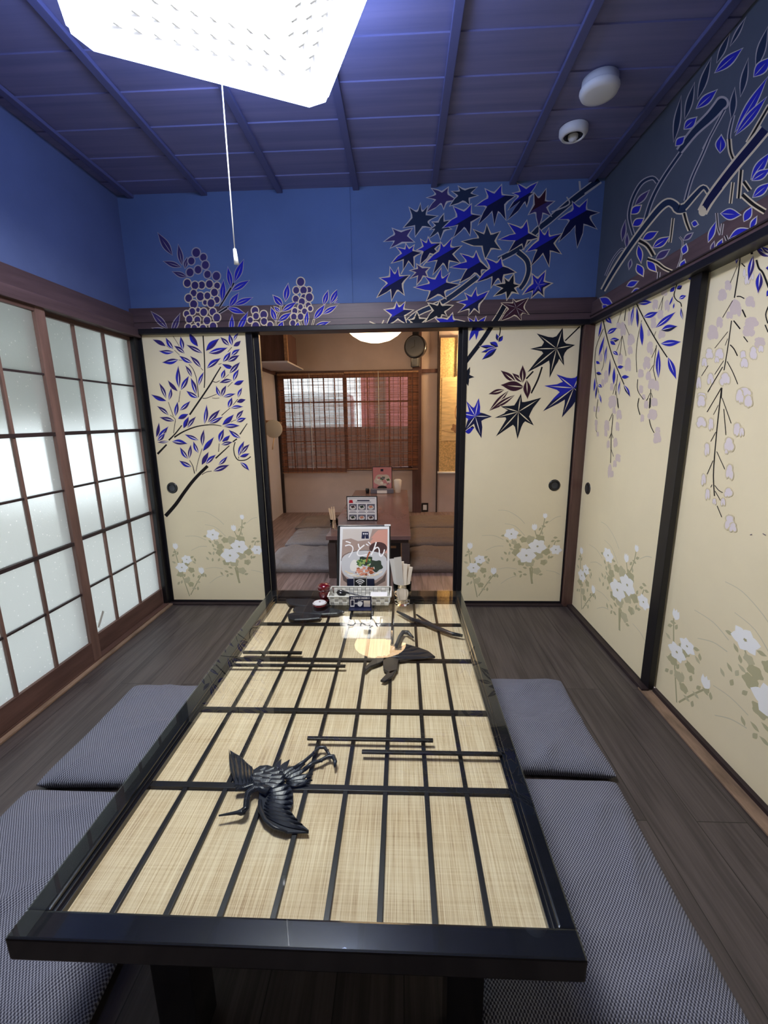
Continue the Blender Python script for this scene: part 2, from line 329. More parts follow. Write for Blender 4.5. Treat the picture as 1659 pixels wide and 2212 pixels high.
class Paint:
    def __init__(s, surfs): s.surfs = surfs; s.n = 0; s.o = (0, 0, 1)
    def at(s, x, y, k): s.o = (x, y, k)
    def px(s, p): return (s.o[0]+p[0]*s.o[2], s.o[1]+p[1]*s.o[2])
    def poly(s, pts, m):
        s.n += 1
        P_ = [s.px(p) for p in pts]
        for f in s.surfs: f.put([f.uv(*p) for p in P_], s.n, m)
    def leafpts(s, tip, base, w, grow=0, half=0, bend=0):
        tx, ty = tip; bx, by = base; dx, dy = bx-tx, by-ty; L = math.hypot(dx, dy) or 1; ux, uy = dx/L, dy/L; nx, ny = -uy, ux
        tx -= ux*grow*1.3; ty -= uy*grow*1.3; L += grow*2.2; K = 9; pr = [.94*math.sin(PI*(i/K)**1.15)**1.08 if 0 < i < K else 0 for i in range(K+1)]
        c = [(tx+ux*L*i/K+nx*bend*math.sin(PI*i/K), ty+uy*L*i/K+ny*bend*math.sin(PI*i/K)) for i in range(K+1)]; h = w/2+grow
        a = [(c[i][0]+nx*h*pr[i], c[i][1]+ny*h*pr[i]) for i in range(K+1)]; b = [(c[i][0]-nx*h*pr[i], c[i][1]-ny*h*pr[i]) for i in range(K+1)]
        if half == 1: return a+c[::-1][1:-1]
        if half == -1: return b+c[::-1][1:-1]
        return a+b[::-1][1:-1]
    def leaf(s, t, fill='p_blue', fill2=None, halo='p_halo', g=8, rib='p_white', rw=7, bend=0):
        x1, y1, x2, y2 = t[:4]; w = t[4] if len(t) > 4 else 60
        if halo: s.poly(s.leafpts((x1, y1), (x2, y2), w, g, bend=bend), halo)
        s.poly(s.leafpts((x1, y1), (x2, y2), w, bend=bend), fill)
        if fill2: s.poly(s.leafpts((x1, y1), (x2, y2), w, half=1, bend=bend), fill2)
        if rib: 
            f = lambda k: (x1+(x2-x1)*k, y1+(y2-y1)*k); a, b = f(.28), f(1.0); s.poly(s.leafpts(a, b, rw*1.5, bend=bend*.6), rib)
    def line(s, pts, w, m, w2=None):
        if len(pts) > 2:      # smooth it
            q = []
            for i in range(len(pts)-1):
                p0, p1, p2, p3 = pts[max(i-1, 0)], pts[i], pts[i+1], pts[min(i+2, len(pts)-1)]
                for j in range(4):
                    t = j/4; q.append(tuple(.5*((2*p1[k])+(-p0[k]+p2[k])*t+(2*p0[k]-5*p1[k]+4*p2[k]-p3[k])*t*t+(-p0[k]+3*p1[k]-3*p2[k]+p3[k])*t**3) for k in (0, 1)))
            pts = q+[pts[-1]]
        n = len(pts); w2 = w if w2 is None else w2; a = []; b = []
        for i, p in enumerate(pts):
            q0, q1 = pts[max(i-1, 0)], pts[min(i+1, n-1)]; dx, dy = q1[0]-q0[0], q1[1]-q0[1]; L = math.hypot(dx, dy) or 1; h = (w+(w2-w)*i/(n-1))/2
            a.append((p[0]-dy/L*h, p[1]+dx/L*h)); b.append((p[0]+dy/L*h, p[1]-dx/L*h))
        s.n += 1
        A = [s.px(p) for p in a]; Bq = [s.px(p) for p in b]
        for f in s.surfs:
            ua = [f.uv(*p) for p in A]; ub = [f.uv(*p) for p in Bq]
            for i in range(n-1): f.put([ua[i], ua[i+1], ub[i+1], ub[i]], s.n, m)
    def branch(s, pts, w, w2=None, out='p_cream', o=16, m='p_dark'):
        w2 = w if w2 is None else w2
        if out: s.line(pts, w+2*o, out, w2+2*o)
        s.line(pts, w, m, w2)
    def blob(s, cx, cy, rx, ry, m, lob=5, amp=.12, ph=0, n=22):
        s.poly([(cx+rx*math.cos(a)*(1+amp*math.sin(lob*a+ph)), cy+ry*math.sin(a)*(1+amp*math.sin(lob*a+ph))) for a in [2*PI*i/n for i in range(n)]], m)
    def star(s, c, tips, fill, fill2=None, out='p_cream', g=9, ribs=None, val=.40, rw=6):
        cx, cy = c; tips = sorted(tips, key=lambda p: math.atan2(p[1]-cy, p[0]-cx)); n = len(tips); ring = []
        rmin = sum(math.hypot(p[0]-cx, p[1]-cy) for p in tips)/n
        for i in range(n):
            a, b = tips[i], tips[(i+1) % n]; ra, rb = math.hypot(a[0]-cx, a[1]-cy), math.hypot(b[0]-cx, b[1]-cy)
            aa, ab = math.atan2(a[1]-cy, a[0]-cx), math.atan2(b[1]-cy, b[0]-cx)
            if ab < aa: ab += 2*PI
            am = (aa+ab)/2; gap = ab-aa; rv = min(rmin, (ra+rb)/2)*val*(1.12 if gap < .8 else (1 if gap < 1.4 else .8))
            ring.append(a)
            for k in (.5,):      # leaf sides bulge a little
                for q, rq, aq in ((a, ra, aa),):
                    t = .52; bx, by = cx+(q[0]-cx)*t*1.12, cy+(q[1]-cy)*t*1.12; off = min(gap*.26, .30)
                    ring.append((cx+rq*t*1.1*math.cos(aq+off), cy+rq*t*1.1*math.sin(aq+off)))
            ring.append((cx+rv*math.cos(am), cy+rv*math.sin(am)))
            off = min(gap*.26, .30); ring.append((cx+rb*.57*math.cos(ab-off), cy+rb*.57*math.sin(ab-off)))
        def grow(r, g): 
            return [(cx+(p[0]-cx)*(1+g*1.7/max(20, math.hypot(p[0]-cx, p[1]-cy))), cy+(p[1]-cy)*(1+g*1.7/max(20, math.hypot(p[0]-cx, p[1]-cy)))) for p in r]
        if out: s.poly(grow(ring, g), out)
        s.poly(ring, fill)
        if fill2:      # lower right half in the darker paint
            L = 1e4; hp = []
            for i in range(len(ring)):
                a, b = ring[i-1], ring[i]; f = lambda p: (p[0]-cx)*.5+(p[1]-cy)*.86-4
                if f(a) >= 0: hp.append(a)
                if (f(a) >= 0) != (f(b) >= 0): t = f(a)/(f(a)-f(b)); hp.append((a[0]+(b[0]-a[0])*t, a[1]+(b[1]-a[1])*t))
            s.poly(hp, fill2)
        if ribs:
            for p in tips: s.poly(s.leafpts((cx+(p[0]-cx)*.84, cy+(p[1]-cy)*.84), (cx, cy), rw), ribs)
    def ring(s, cx, cy, r, out='p_cream', fill='p_dusk'):
        s.blob(cx, cy, r+9, r*1.12+9, out, amp=0); s.blob(cx, cy, r-8, r*1.12-8, fill, amp=0)
# ================================================================== SETTING
YN = -0.9      # wall behind the camera
ST = dict(kind='structure')
b = B(); b.box(LW-.25, RW+.25, YN-.1, D+.02, -.08, 0, 'floor_boards'); b.build('floor', label='dark grey-brown plank floor around the long low table', cat='floor', **ST)
b = B(); b.box(-1.75, 1.9, D+.02, BY+.1, -.08, 0, 'floor_boards_far'); b.build('floor', label='warmer brown plank floor of the room beyond the opening', cat='floor', **ST)
b = B(); b.box(LW-.1, RW+.1, D-.035, D+.075, 0, .012, 'dark_trim', .002); b.build('trim_1', label='dark wooden threshold under the patterned sliding doors', cat='threshold', **ST)
# ceiling of overlapping boards carried by thin battens
b = B()
ys = [D+.05, 2.62, 2.41, 2.20, 1.99, 1.79, 1.59, 1.38, 1.17, .96, .75, .54, .33, .12, -.1, -.3, -.5, -.7, YN-.05]
for i in range(len(ys)-1):
    y1, y0 = ys[i], ys[i+1]; b.mesh([(LW-.1, y0-.012, CZ), (RW+.1, y0-.012, CZ), (RW+.1, y1, CZ+.006), (LW-.1, y1, CZ+.006), (LW-.1, y0-.012, CZ+.006), (RW+.1, y0-.012, CZ+.006)], [(0,1,2,3), (0,4,5,1)], 'ceiling_boards')
b.box(LW-.1, RW+.1, YN-.1, D+.1, CZ+.01, CZ+.05, 'ceiling_boards')
b.build('ceiling', label='dark blue-painted board ceiling of the front room', cat='ceiling', **ST)
for i, x in enumerate((-1.55+.0, -1.12, -.685, -.25, .187, .62, 1.05)):
    box_obj('trim_%d' % (10+i), x-.017, x+.017, YN, D, CZ-.015, CZ+.002, 'batten', .003, label='slim blue ceiling batten, number %s from the window side' % ('one','two','three','four','five','six','seven')[i], cat='batten', **ST)
# upper walls
wb = B(); wb.box(LW-.1, RW+.1, D, D+.05, 1.90, CZ+.03, 'navy_wall_hazed'); wb.box(-.375, -.285, D-.006, D+.01, 1.90, CZ, 'navy_wall_hazed')
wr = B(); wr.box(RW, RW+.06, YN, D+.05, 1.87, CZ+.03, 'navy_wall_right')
bb = B(); bb.box(LW-.03, RW+.01, D-.028, D+.06, 1.786, 1.905, 'brown_wood_h', .003); bb.box(LW-.03, RW+.01, D-.0295, D, 1.822, 1.824, 'black_wood')
br = B(); br.box(RW-.028, RW+.06, YN, D-.02, 1.786, 1.878, 'brown_wood_h', .003); br.box(RW-.034, RW, YN, D-.02, 1.80, 1.806, 'dark_trim')
b = B(); b.box(LW-.01, RW+.01, D-.034, D+.075, 1.757, 1.787, 'door_black', .003); b.build('trim_4', label='black head track above the back sliding doors', cat='track', **ST)
b = B(); b.box(RW-.034, RW+.075, YN, D-.034, 1.757, 1.787, 'door_black', .003); b.build('trim_5', label='black head track above the right-hand sliding doors', cat='track', **ST)
box_obj('wall_left', LW-.08, LW, YN, D, 1.875, CZ+.03, 'navy_wall_left_hazed', label='dark blue upper wall over the frosted screens', cat='wall', **ST)
box_obj('trim_6', LW-.08, LW+.022, YN, D, 1.79, 1.878, 'brown_wood_h', .003, label='purplish brown rail over the frosted screens', cat='beam', **ST)
box_obj('trim_7', LW-.08, LW+.045, YN, D-.01, 1.740, 1.791, 'brown_wood_h', .003, label='brown head track holding the frosted screens', cat='track', **ST)
box_obj('wall_rear', LW-.1, RW+.1, YN-.08, YN, 0, CZ, 'plain_wall', label='plain pale wall behind the camera', cat='wall', **ST)
box_obj('wall_left', LW-.08, LW, YN, .12, 0, 1.752, 'plain_wall', label='plain pale wall stretch before the frosted screens', cat='wall', **ST)
box_obj('wall_right', RW+.02, RW+.08, YN, .88, 0, 1.757, 'fusuma_paper', label='cream wall stretch nearest the camera on the right', cat='wall', **ST)
# posts
b = B(); b.box(1.064, RW+.03, D-.036, D+.07, .0, 1.757, 'brown_wood', .006); b.build('trim_2', label='polished red-brown corner post between back and right doors', cat='post', **ST)
b = B(); b.box(LW-.05, LW+.022, D-.05, D+.07, 0, 1.757, 'black_wood', .004); b.build('trim_3', label='dark corner post between frosted screens and back door', cat='post', **ST)
# sills
b = B(); b.box(RW-.034, RW-.004, 1.80, D-.03, 0, .018, 'dark_trim', .002); b.box(RW-.036, RW+.03, YN, 1.83, 0, .008, 'sill_wood', .002); b.box(RW+.012, RW+.03, YN, 1.80, 0, .024, 'dark_trim', .002)
b.build('trim_8', label='worn floor track under the right-hand sliding doors', cat='track', **ST)
b = B(); b.box(LW-.06, LW+.05, .1, D-.03, 0, .012, 'sill_wood', .003); b.box(LW-.05, LW+.028, .1, D-.04, .010, .02, 'shoji_wood_h', .002)
b.build('trim_9', label='worn brown floor track under the frosted screens', cat='track', **ST)
# ------------------------------------------------------------------ frosted sliding screens on the left
def shoji(n, x, y0, y1, cols, label, tape=False):
    o = empty('window_%d' % n, (x, (y0+y1)/2, .02), label, 'sliding screen', None, 'structure')
    zt, zb, th = 1.750, .02, .016
    b = B(); st = .055
    b.box(x-th, x+th, y0, y0+st*.9, zb, zt, 'shoji_wood', .003); b.box(x-th, x+th, y1-st, y1, zb, zt, 'shoji_wood', .003)
    b.box(x-th+.002, x+th-.002, y0+.01, y1-.01, zt-.03, zt-.001, 'shoji_wood_h', .002); b.box(x-th+.002, x+th-.002, y0+.01, y1-.01, zb+.001, zb+.105, 'shoji_wood_h', .002); b.build('frame', o)
    g0, g1, z0, z1 = y0+st*.9, y1-st, zb+.105, zt-.03
    b = B(); b.box(x-.003, x-.001, g0-.005, g1+.005, z0-.005, z1+.005, 'frosted_glass'); b.build('glass', o)
    for k in range(1, cols):
        y = g0+(g1-g0)*k/cols; b = B(); b.box(x-.006, x+.010, y-.007, y+.007, z0, z1, 'shoji_wood', .001); b.build('muntin', o)
    for k in range(1, 6):
        z = z0+(z1-z0)*k/6; h = .0085 if k in (2, 4) else .0045; b = B(); b.box(x-.012, x+(.015 if k in (2, 4) else .009), g0, g1, z-h, z+h, 'dark_trim', .001); b.build('muntin', o)
    if tape:
        b = B(); M_ = Matrix.Translation((x+.001, g0+.10, z0+.06)) @ Matrix.Rotation(math.radians(-38), 4, 'X'); b.box(-.0006, .0006, -.008, .008, -.045, .045, 'weave_grey', M=M_); b.build('tape', o, label='strip of grey tape')
    return o
shoji(1, LW-.020, 1.975, 2.715+.04, 3, 'frosted glass sliding screen next to the bamboo-painted door', True)
shoji(2, LW+.012, 1.06, 2.030, 4, 'frosted glass sliding screen nearer the camera at the left edge')
shoji(3, LW-.020, .12, 1.09, 4, 'frosted glass sliding screen beside the camera, outside the frame')
# garden side
b = B(); b.box(-9, LW-.12, -3, 8, -.35, -.3, 'ground'); b.build('ground', label='pale garden ground outside the frosted screens', cat='ground', **ST)
b = B(); b.box(-2.55, LW-.09, -1, 3.6, 1.98, 2.06, 'dark_trim'); b.build('eave', label='dark eave over the garden side of the screens', cat='eave', **ST)
b = B(); rh = random.Random(9)
for i in range(2400):
    x, y, z = -4.6+rh.uniform(-.5, .5), rh.uniform(-2, 7), rh.uniform(1.25, 3.6); a = rh.uniform(0, 6.3); c = rh.uniform(-1, 1); d1 = Vector((math.cos(a), math.sin(a), c))*.22; d2 = Vector((-math.sin(a), math.cos(a), rh.uniform(-1, 1)))*.12
    p = Vector((x, y, z)); b.face([p-d1, p+d2, p+d1, p-d2], 'leaf_green')
b.build('garden_foliage', label='green foliage seen blurred through the frosted screens', cat='foliage', kind='stuff')
# ------------------------------------------------------------------ painted doors and walls
def door(n, face_ax, val, u0, u1, z0, z1, frame, label, pull=None):
    o = empty('door_%d' % n, (((u0+u1)/2, val, 0) if face_ax == 1 else (val, (u0+u1)/2, 0)), label, 'sliding door', None, 'structure')
    pb = B()
    if face_ax == 1: pb.box(u0-.01, u1+.01, val, val+.016, z0-.005, z1+.005, 'fusuma_paper')
    else: pb.box(val, val+.016, u0-.01, u1+.01, z0-.005, z1+.005, 'fusuma_paper')
    fb = B()
    for (a, c, z_0, z_1) in frame:
        if face_ax == 1: fb.box(a, c, val-.006, val+.02, z_0, z_1, 'door_black', .002)
        else: fb.box(val-.006, val+.02, a, c, z_0, z_1, 'door_black', .002)
    fb.build('frame', o)
    if pull:
        pu, pz = pull; M_ = Matrix.Translation((pu, val, pz) if face_ax == 1 else (val, pu, pz)) @ (Matrix.Rotation(PI/2, 4, 'X') if face_ax == 1 else Matrix.Rotation(-PI/2, 4, 'Y'))
        q = B(); n_ = 40; prof = [(.0, .0015), (.022, .0015), (.025, .004), (.030, .0055), (.034, .004), (.036, 0)]
        V = []; 
        for r, z in prof:
            for k in range(n_): rr = r*(1+(.035 if (k % 2 and r > .03) else 0)); V.append(M_ @ Vector((rr*math.cos(2*PI*k/n_), rr*math.sin(2*PI*k/n_), z)))
        q.mesh(V, [[i*n_+k, i*n_+(k+1) % n_, (i+1)*n_+(k+1) % n_, (i+1)*n_+k] for i in range(len(prof)-1) for k in range(n_)], 'metal_black', True)
        po = q.build('finger_pull', o)
        q = B(); q.lathe([(0, .002), (.012, .0022), (.021, .004)], 'pull_inner', n=24, M=M_); q.build('pull_cup', po)
    return o, pb
ZP0, ZP1 = .026, 1.757
dl, pl = door(1, 1, D, -1.5888, -.9437, ZP0, ZP1, [(-1.625, -1.5888, .012, 1.757), (-.9437, -.904, .012, 1.757), (-1.6, -.93, .012, ZP0)], 'cream sliding door painted with blue bamboo, left of the opening', (-1.509, .812))
dr, pr = door(2, 1, D, .3969, 1.0553, ZP0, ZP1, [(.366, .3969, .012, 1.757), (1.0553, 1.066, .012, 1.757), (.39, 1.06, .012, ZP0)], 'cream sliding door painted with large maple leaves, right of the opening', (.967, .812))
box_ = door(3, 1, D+.032, -1.59, -.90, ZP0, ZP1, [(-.905, -.872, .012, 1.757)], 'second sliding door slid behind the bamboo-painted one'); box_[1].build('panel', box_[0])
box_ = door(4, 1, D+.032, .38, 1.04, ZP0, ZP1, [(.345, .378, .012, 1.757)], 'second sliding door slid behind the maple-painted one'); box_[1].build('panel', box_[0])
df, pf = door(5, 0, RW, 1.868, D-.036, .020, ZP1, [(1.802, 1.868, .012, 1.757), (1.85, D-.036, .012, .020)], 'cream sliding door with hanging wisteria next to the corner post', (2.63, .810))
dn, pn = door(6, 0, RW+.03, .88, 1.83, .024, ZP1, [], 'cream sliding door with wisteria at the right edge, nearer the camera')

BX0, BX1 = LW, 1.2
Pt = Paint([Surf(1, D, (LW+.02, RW-.001, 1.905, CZ), wb), Surf(1, D-.028, (LW+.02, RW-.02, 1.788, 1.903), bb)])
Pt_door = Paint([Surf(1, D, (.3969, 1.0553, ZP0, ZP1), pr)])
# bamboo door
Pb = Paint([Surf(1, D, (-1.5888, -.9437, ZP0, ZP1), pl)])
A_ = (300, 700, .15672); B_ = (320, 900, .15672)
Pb.at(*A_)
for L_, w, w2 in [([(470,165),(555,300)],6,5),([(380,298),(430,335)],6,5),([(490,360),(560,425)],6,5),([(550,495),(620,505)],6,5),([(690,555),(745,620),(790,740),(810,880),(822,1010)],7,11),([(885,160),(905,500),(908,760),(900,880)],17,12),([(1130,590),(1050,720),(960,870),(700,1250)],15,24),([(855,605),(885,640)],7,6),([(1280,320),(1225,385)],9,6),([(1095,555),(1140,545)],6,8),([(1020,790),(1065,803),(1115,780)],10,7),([(1175,750),(1240,695)],6,6),([(1290,800),(1225,865)],7,7),([(875,1020),(930,1022),(1075,965)],10,7),([(1010,1018),(1060,1025),(1110,1018)],6,6),([(1365,1035),(1295,1120)],10,6),([(1260,1155),(1140,1260)],7,11),([(570,920),(550,1080)],6,8),([(405,1075),(450,1200),(490,1310)],6,8),([(430,1255),(500,1310),(490,1400)],6,8),([(1340,1320),(1245,1360)],8,6)]:
    Pb.branch(L_, w, w2, 'p_halo', 7, 'p_black')
Pb.at(*B_)
for L_, w, w2 in [([(375,60),(350,230)],8,8),([(465,120),(370,240),(285,325)],15,22),([(360,285),(480,210),(640,145),(780,118),(900,112),(1010,130)],22,9),([(255,385),(130,515)],22,30),([(1365,95),(1265,245)],10,16),([(1225,305),(1165,350)],16,18),([(1120,400),(930,575)],12,20),([(820,680),(640,860),(500,1040),(380,1210),(240,1370)],42,52),([(570,600),(615,680),(640,785)],7,12),([(745,440),(690,610),(660,755)],7,7),([(740,800),(800,765),(875,750)],9,8),([(980,370),(970,485)],7,9),([(1200,350),(1180,430),(1190,520),(1230,590),(1290,605),(1360,590),(1415,550)],12,14),([(1245,550),(1250,580)],7,8),([(1200,45),(1140,75)],6,7)]:
    Pb.branch(L_, w, w2, 'p_halo', 8, 'p_black')
LA = [(190,215,370,305),(370,185,475,345),(275,372,480,385),(485,300,630,405),(575,170,610,355),(690,110,815,310,80),(655,285,875,400),(555,435,735,535),(320,530,545,490,80),(705,440,855,600),(1110,200,925,370,90),(1225,325,960,400,85),(1125,180,1245,295),(1245,130,1285,295),(1375,120,1310,235,40),(1405,230,1305,305),(1265,380,1160,520,75),(1395,345,1275,440),(1385,430,1225,515,75),(1130,470,940,610,80),(1145,550,1310,605),(1395,525,1250,680,70),(1185,625,1145,755),(1380,620,1305,785),(1110,810,1285,775),(1450,775,1310,830,65),(895,660,825,850,50),(640,570,730,730,50),(545,575,555,880,70),(690,715,580,910,70),(400,775,535,925,55),(715,740,790,970,65),(655,920,815,1015,65),(280,810,375,1025,55),(445,880,415,1050,50),(170,970,380,1060,60),(250,1130,410,1255,55),(535,1070,505,1270),(710,1060,565,1190),(285,1285,490,1335),(685,1240,540,1305,70),(1065,850,1130,1000,50),(1205,845,1145,1000,60),(1335,960,1160,1005,50),(1425,875,1370,1015,50),(1475,1040,1350,1075,60),(1285,1010,1235,1155,65),(1440,1140,1265,1160,50),(1445,1185,1345,1315,60),(1480,1295,1345,1345,65),(1310,1245,1150,1390,75),(1120,1180,950,1355,75),(935,1110,905,1380,60),(1160,1275,970,1370,60)]
LB = [(150,80,115,285,50),(280,135,130,320,75),(235,225,130,335,60),(130,355,285,345,35),(545,375,330,345,75),(560,0,490,160,70),(660,0,545,155,60),(1265,125,1045,130,65),(505,245,695,325,55),(770,175,750,405,60),(910,280,755,475,70),(625,340,695,500,55),(590,385,565,580,55),(440,420,550,580,60),(430,605,600,690,65),(835,485,740,665,70),(935,525,800,655,65),(1095,545,970,665,55),(1120,665,900,750,75),(1045,170,985,350,75),(1130,255,1020,345,60),(1165,350,1010,385,55),(1110,180,1275,295,60),(1325,335,1250,545,65),(1400,380,1290,510,60),(1400,505,1265,550,50),(1395,745,1270,630,55)]
rr = random.Random(3)
for o_, LL in ((A_, LA), (B_, LB)):
    Pb.at(*o_)
    for i, t in enumerate(LL):
        t = t if len(t) > 4 else t+(62,)
        Pb.leaf(t, 'p_purple', 'p_blue' if i % 3 else None, 'p_halo', 9, 'p_white' if i % 5 else None, 8, bend=rr.choice((-8, 0, 9)))
# berries and leaves on the blue wall and its beam
C_ = (320, 490, .14467); D_ = (540, 580, .14467)
Pt.at(*C_)
Pt.branch([(1280,840),(1065,1200)], 26, 20, 'p_grey', 13); Pt.branch([(1200,1195),(1020,1310)], 30, 20, 'p_grey', 12)
for t in [(145,90,360,420,105),(450,265,505,570,75),(230,515,490,600,75),(365,670,580,750,70),(580,460,550,620,60),(1190,600,1240,905,75),(1425,490,1290,825,100),(1510,800,1245,955,90),(1125,795,1105,1110,85),(1350,985,1215,1195,85),(1560,1055,1285,1165,80),(1440,1290,1185,1210,80),(1255,1315,1240,1580,70),(1490,1270,1330,1580,80),(45,1265,290,1520,90),(475,1295,350,1590,80),(60,1510,310,1575,60)]:
    Pt.leaf(t, 'p_dusk' if t[0] < 600 else 'p_blue', None, 'p_grey', 13, 'p_grey', 7)
for c in [(718,385,65),(825,455,55),(645,510,55),(855,570,60),(745,640,58),(625,680,60),(885,710,55),(1020,735,62),(585,840,58),(800,870,55),(700,875,58),(915,855,58),(1030,880,50),(680,990,52),(990,980,58),(780,1040,62),(885,1030,52),(605,1065,58),(1025,1090,50),(680,1155,60),(850,1130,38),(940,1140,60),(745,1240,36),(660,1265,52),(575,1300,48),(830,1275,58),(965,1270,55),(615,1380,55),(735,1390,52),(880,1400,58),(1025,1355,60),(745,1460,34),(600,1500,52),(690,1510,48),(820,1515,55),(970,1485,58)]:
    Pt.ring(c[0], c[1], c[2], 'p_grey' if c[1] < 800 else 'p_cream')
Pt.at(*D_)
for L_ in ([(430,660),(390,780),(385,920)],[(960,750),(915,900)],[(460,560),(455,650)],[(740,770),(790,900)],[(845,760),(820,900)]): Pt.branch(L_, 12, 10, 'p_cream', 10)
for c in [(757,200,62),(880,320,45),(690,325,52),(800,325,56),(805,430,48),(885,430,60),(685,455,52),(775,495,52),(870,550,45),(755,575,42),(900,600,40),(670,635,46),(815,640,46),(655,720,48),(755,720,50),(640,815,46),(75,630,56),(205,690,58),(90,710,50),(5,770,45),(210,790,52),(85,860,60),(300,845,50),(230,910,35)]: Pt.ring(*c)
for t in [(570,225,530,490,90),(345,400,490,560,90),(695,500,480,640,80),(315,580,385,785,75),(620,660,420,790,80),(360,570,450,650,50),(490,790,430,920,80),(860,625,830,880,65),(1165,330,1100,545,75),(1325,295,1200,525,80),(1435,440,1260,520,60),(1120,540,955,760,85),(1300,555,1085,680,70),(1195,795,960,865,62),(720,800,700,910,60)]: Pt.leaf(t, 'p_blue', None, 'p_cream', 12, 'p_cream', 7)
# maple mural
E_ = (800, 380, .15672); F_ = (1040, 380, .16275); G_ = (790, 540, .16275); H_ = (1000, 540, .18992)
Pt.at(*F_)
Pt.branch([(1560,60),(1200,330),(900,590),(740,720),(520,950),(230,1110)], 74, 54, 'p_dusklight', 14, 'p_teal')
Pt.branch([(480,1010),(600,1120),(625,1260),(580,1400),(510,1500)], 66, 44, 'p_cream', 14, 'p_teal')
Pt.line([(1300,70),(1310,190)], 26, 'p_dusklight'); Pt.line([(1590,85),(1370,240)], 22, 'p_dusklight'); Pt.line([(1130,280),(1160,380),(930,480)], 18, 'p_dusklight')
Pt.at(*G_); Pt.branch([(1480,360),(1060,670),(690,840),(520,1000)], 58, 52, 'p_cream', 13, 'p_teal')
Pt.line([(1330,370),(1130,430)], 12, 'p_cream'); Pt.line([(560,140),(470,320)], 14, 'p_cream'); Pt.line([(860,80),(760,210)], 14, 'p_cream')
Pt.line([(50,950),(190,1000),(240,930)], 16, 'p_cream')
stars = [
 (E_,(1000,290),[(850,180),(1070,165),(1180,330),(1010,450),(780,495),(785,300)],'p_dusk',None,'p_dusklight'),
 (E_,(1290,260),[(1215,150),(1465,160),(1475,270),(1365,400),(1100,410),(1130,215)],'p_teal',None,'p_dusklight'),
 (E_,(680,600),[(540,440),(690,385),(790,420),(920,555),(850,715),(620,830),(465,710)],'p_teal',None,'p_dusklight'),
 (E_,(960,690),[(1010,530),(1140,610),(1110,730),(965,870),(810,860),(830,740),(860,640)],'p_teal',None,'p_dusklight'),
 (E_,(1310,590),[(1150,430),(1390,395),(1525,550),(1370,815),(1150,845),(1005,715)],'p_blue','p_navy','p_dusklight'),
 (E_,(420,840),[(310,730),(570,730),(600,910),(280,990),(195,905)],'p_dusk',None,'p_dusklight'),
 (E_,(520,1070),[(370,990),(490,940),(600,960),(700,1060),(600,1265),(455,1290),(300,1198)],'p_blue','p_navy','p_cream'),
 (E_,(800,1000),[(700,880),(795,850),(970,930),(960,1090),(690,1215),(650,1020)],'p_blue','p_navy','p_cream'),
 (F_,(80,870),[(-102,717),(70,650),(240,745),(250,975),(50,1100),(-252,871)],'p_teal',None,'p_cream'),
 (F_,(590,250),[(480,105),(740,90),(690,230),(600,400),(350,580),(360,450),(420,230)],'p_blue','p_navy','p_dusklight'),
 (F_,(190,330),[(55,180),(265,125),(440,270),(320,580),(170,650),(-40,645),(-74,399)],'p_blue','p_navy','p_dusklight'),
 (F_,(770,400),[(700,230),(855,180),(960,340),(920,530),(760,670),(630,510)],'p_maroon','p_dusk','p_dusklight'),
 (F_,(1300,510),[(1210,350),(1400,320),(1550,490),(1525,700),(1270,945),(1030,870),(1030,575)],'p_blue','p_navy','p_dusklight'),
 (F_,(560,800),[(360,635),(600,600),(750,820),(560,970),(360,1010),(240,845)],'p_blue','p_navy','p_cream'),
 (F_,(840,890),[(770,700),(890,700),(1060,770),(1050,1030),(895,1195),(660,1190),(600,1005)],'p_blue','p_navy','p_cream'),
 (G_,(1040,50),[(995,-97),(1145,-155),(1265,-50),(1250,170),(1090,275),(895,320),(810,165)],'p_blue','p_navy','p_cream'),
 (G_,(740,280),[(680,195),(840,240),(820,360),(680,455),(595,375),(595,275)],'p_dusk',None,'p_cream'),
 (G_,(390,420),[(325,235),(430,240),(575,340),(505,590),(345,665),(155,625),(195,375)],'p_blue','p_navy','p_cream'),
 (G_,(1460,190),[(1265,55),(1465,25),(1640,270),(1540,375),(1250,430),(1130,230)],'p_blue','p_navy','p_cream'),
 (G_,(960,490),[(790,355),(1000,250),(1110,310),(1240,460),(1060,640),(810,670),(650,495)],'p_blue','p_navy','p_cream'),
 (F_,(220,1240),[(60,1100),(260,1090),(450,1280),(270,1440),(130,1480),(-60,1410)],'p_blue','p_navy','p_cream'),
 (H_,(530,420),[(470,320),(575,280),(640,400),(620,490),(500,560),(360,520),(365,400)],'p_dark',None,'p_cream'),
 (H_,(855,400),[(790,280),(935,245),(1005,380),(915,520),(780,540),(690,500)],'p_blue','p_navy','p_cream'),
 (G_,(1430,700),[(1320,580),(1465,510),(1625,550),(1500,825),(1370,860),(1235,825),(1220,695)],'p_blue','p_navy','p_cream'),
 (G_,(430,840),[(410,695),(520,695),(625,800),(540,980),(280,995),(255,795)],'p_blue','p_navy','p_cream'),
 (G_,(980,800),[(980,680),(1150,740),(1070,870),(960,960),(800,950),(835,710)],'p_dark',None,'p_cream'),
 (G_,(680,960),[(680,830),(800,915),(750,1040),(590,1040),(580,930)],'p_dark',None,'p_cream'),
 (G_,(1110,980),[(930,910),(1150,845),(1300,950),(1200,1080),(1000,1080)],'p_blue','p_navy','p_cream'),
]
for o_, c, tips, f1, f2, oc in stars: Pt.at(*o_); Pt.star(c, tips, f1, f2, oc, 15, val=.45)
Pt.at(*H_); Pt.star((855,400), [(800,310),(920,270),(970,380),(890,480),(790,510)], 'p_blue', None, None, ribs='p_grey', rw=7)
Pt.branch([(480,620),(380,790),(250,960)], 50, 50, 'p_cream', 10)
Pt.star((605,655), [(570,560),(740,550),(745,730),(665,805),(430,805),(440,605)], 'p_maroon', None, 'p_cream', 9, ribs='p_grey', val=.5)
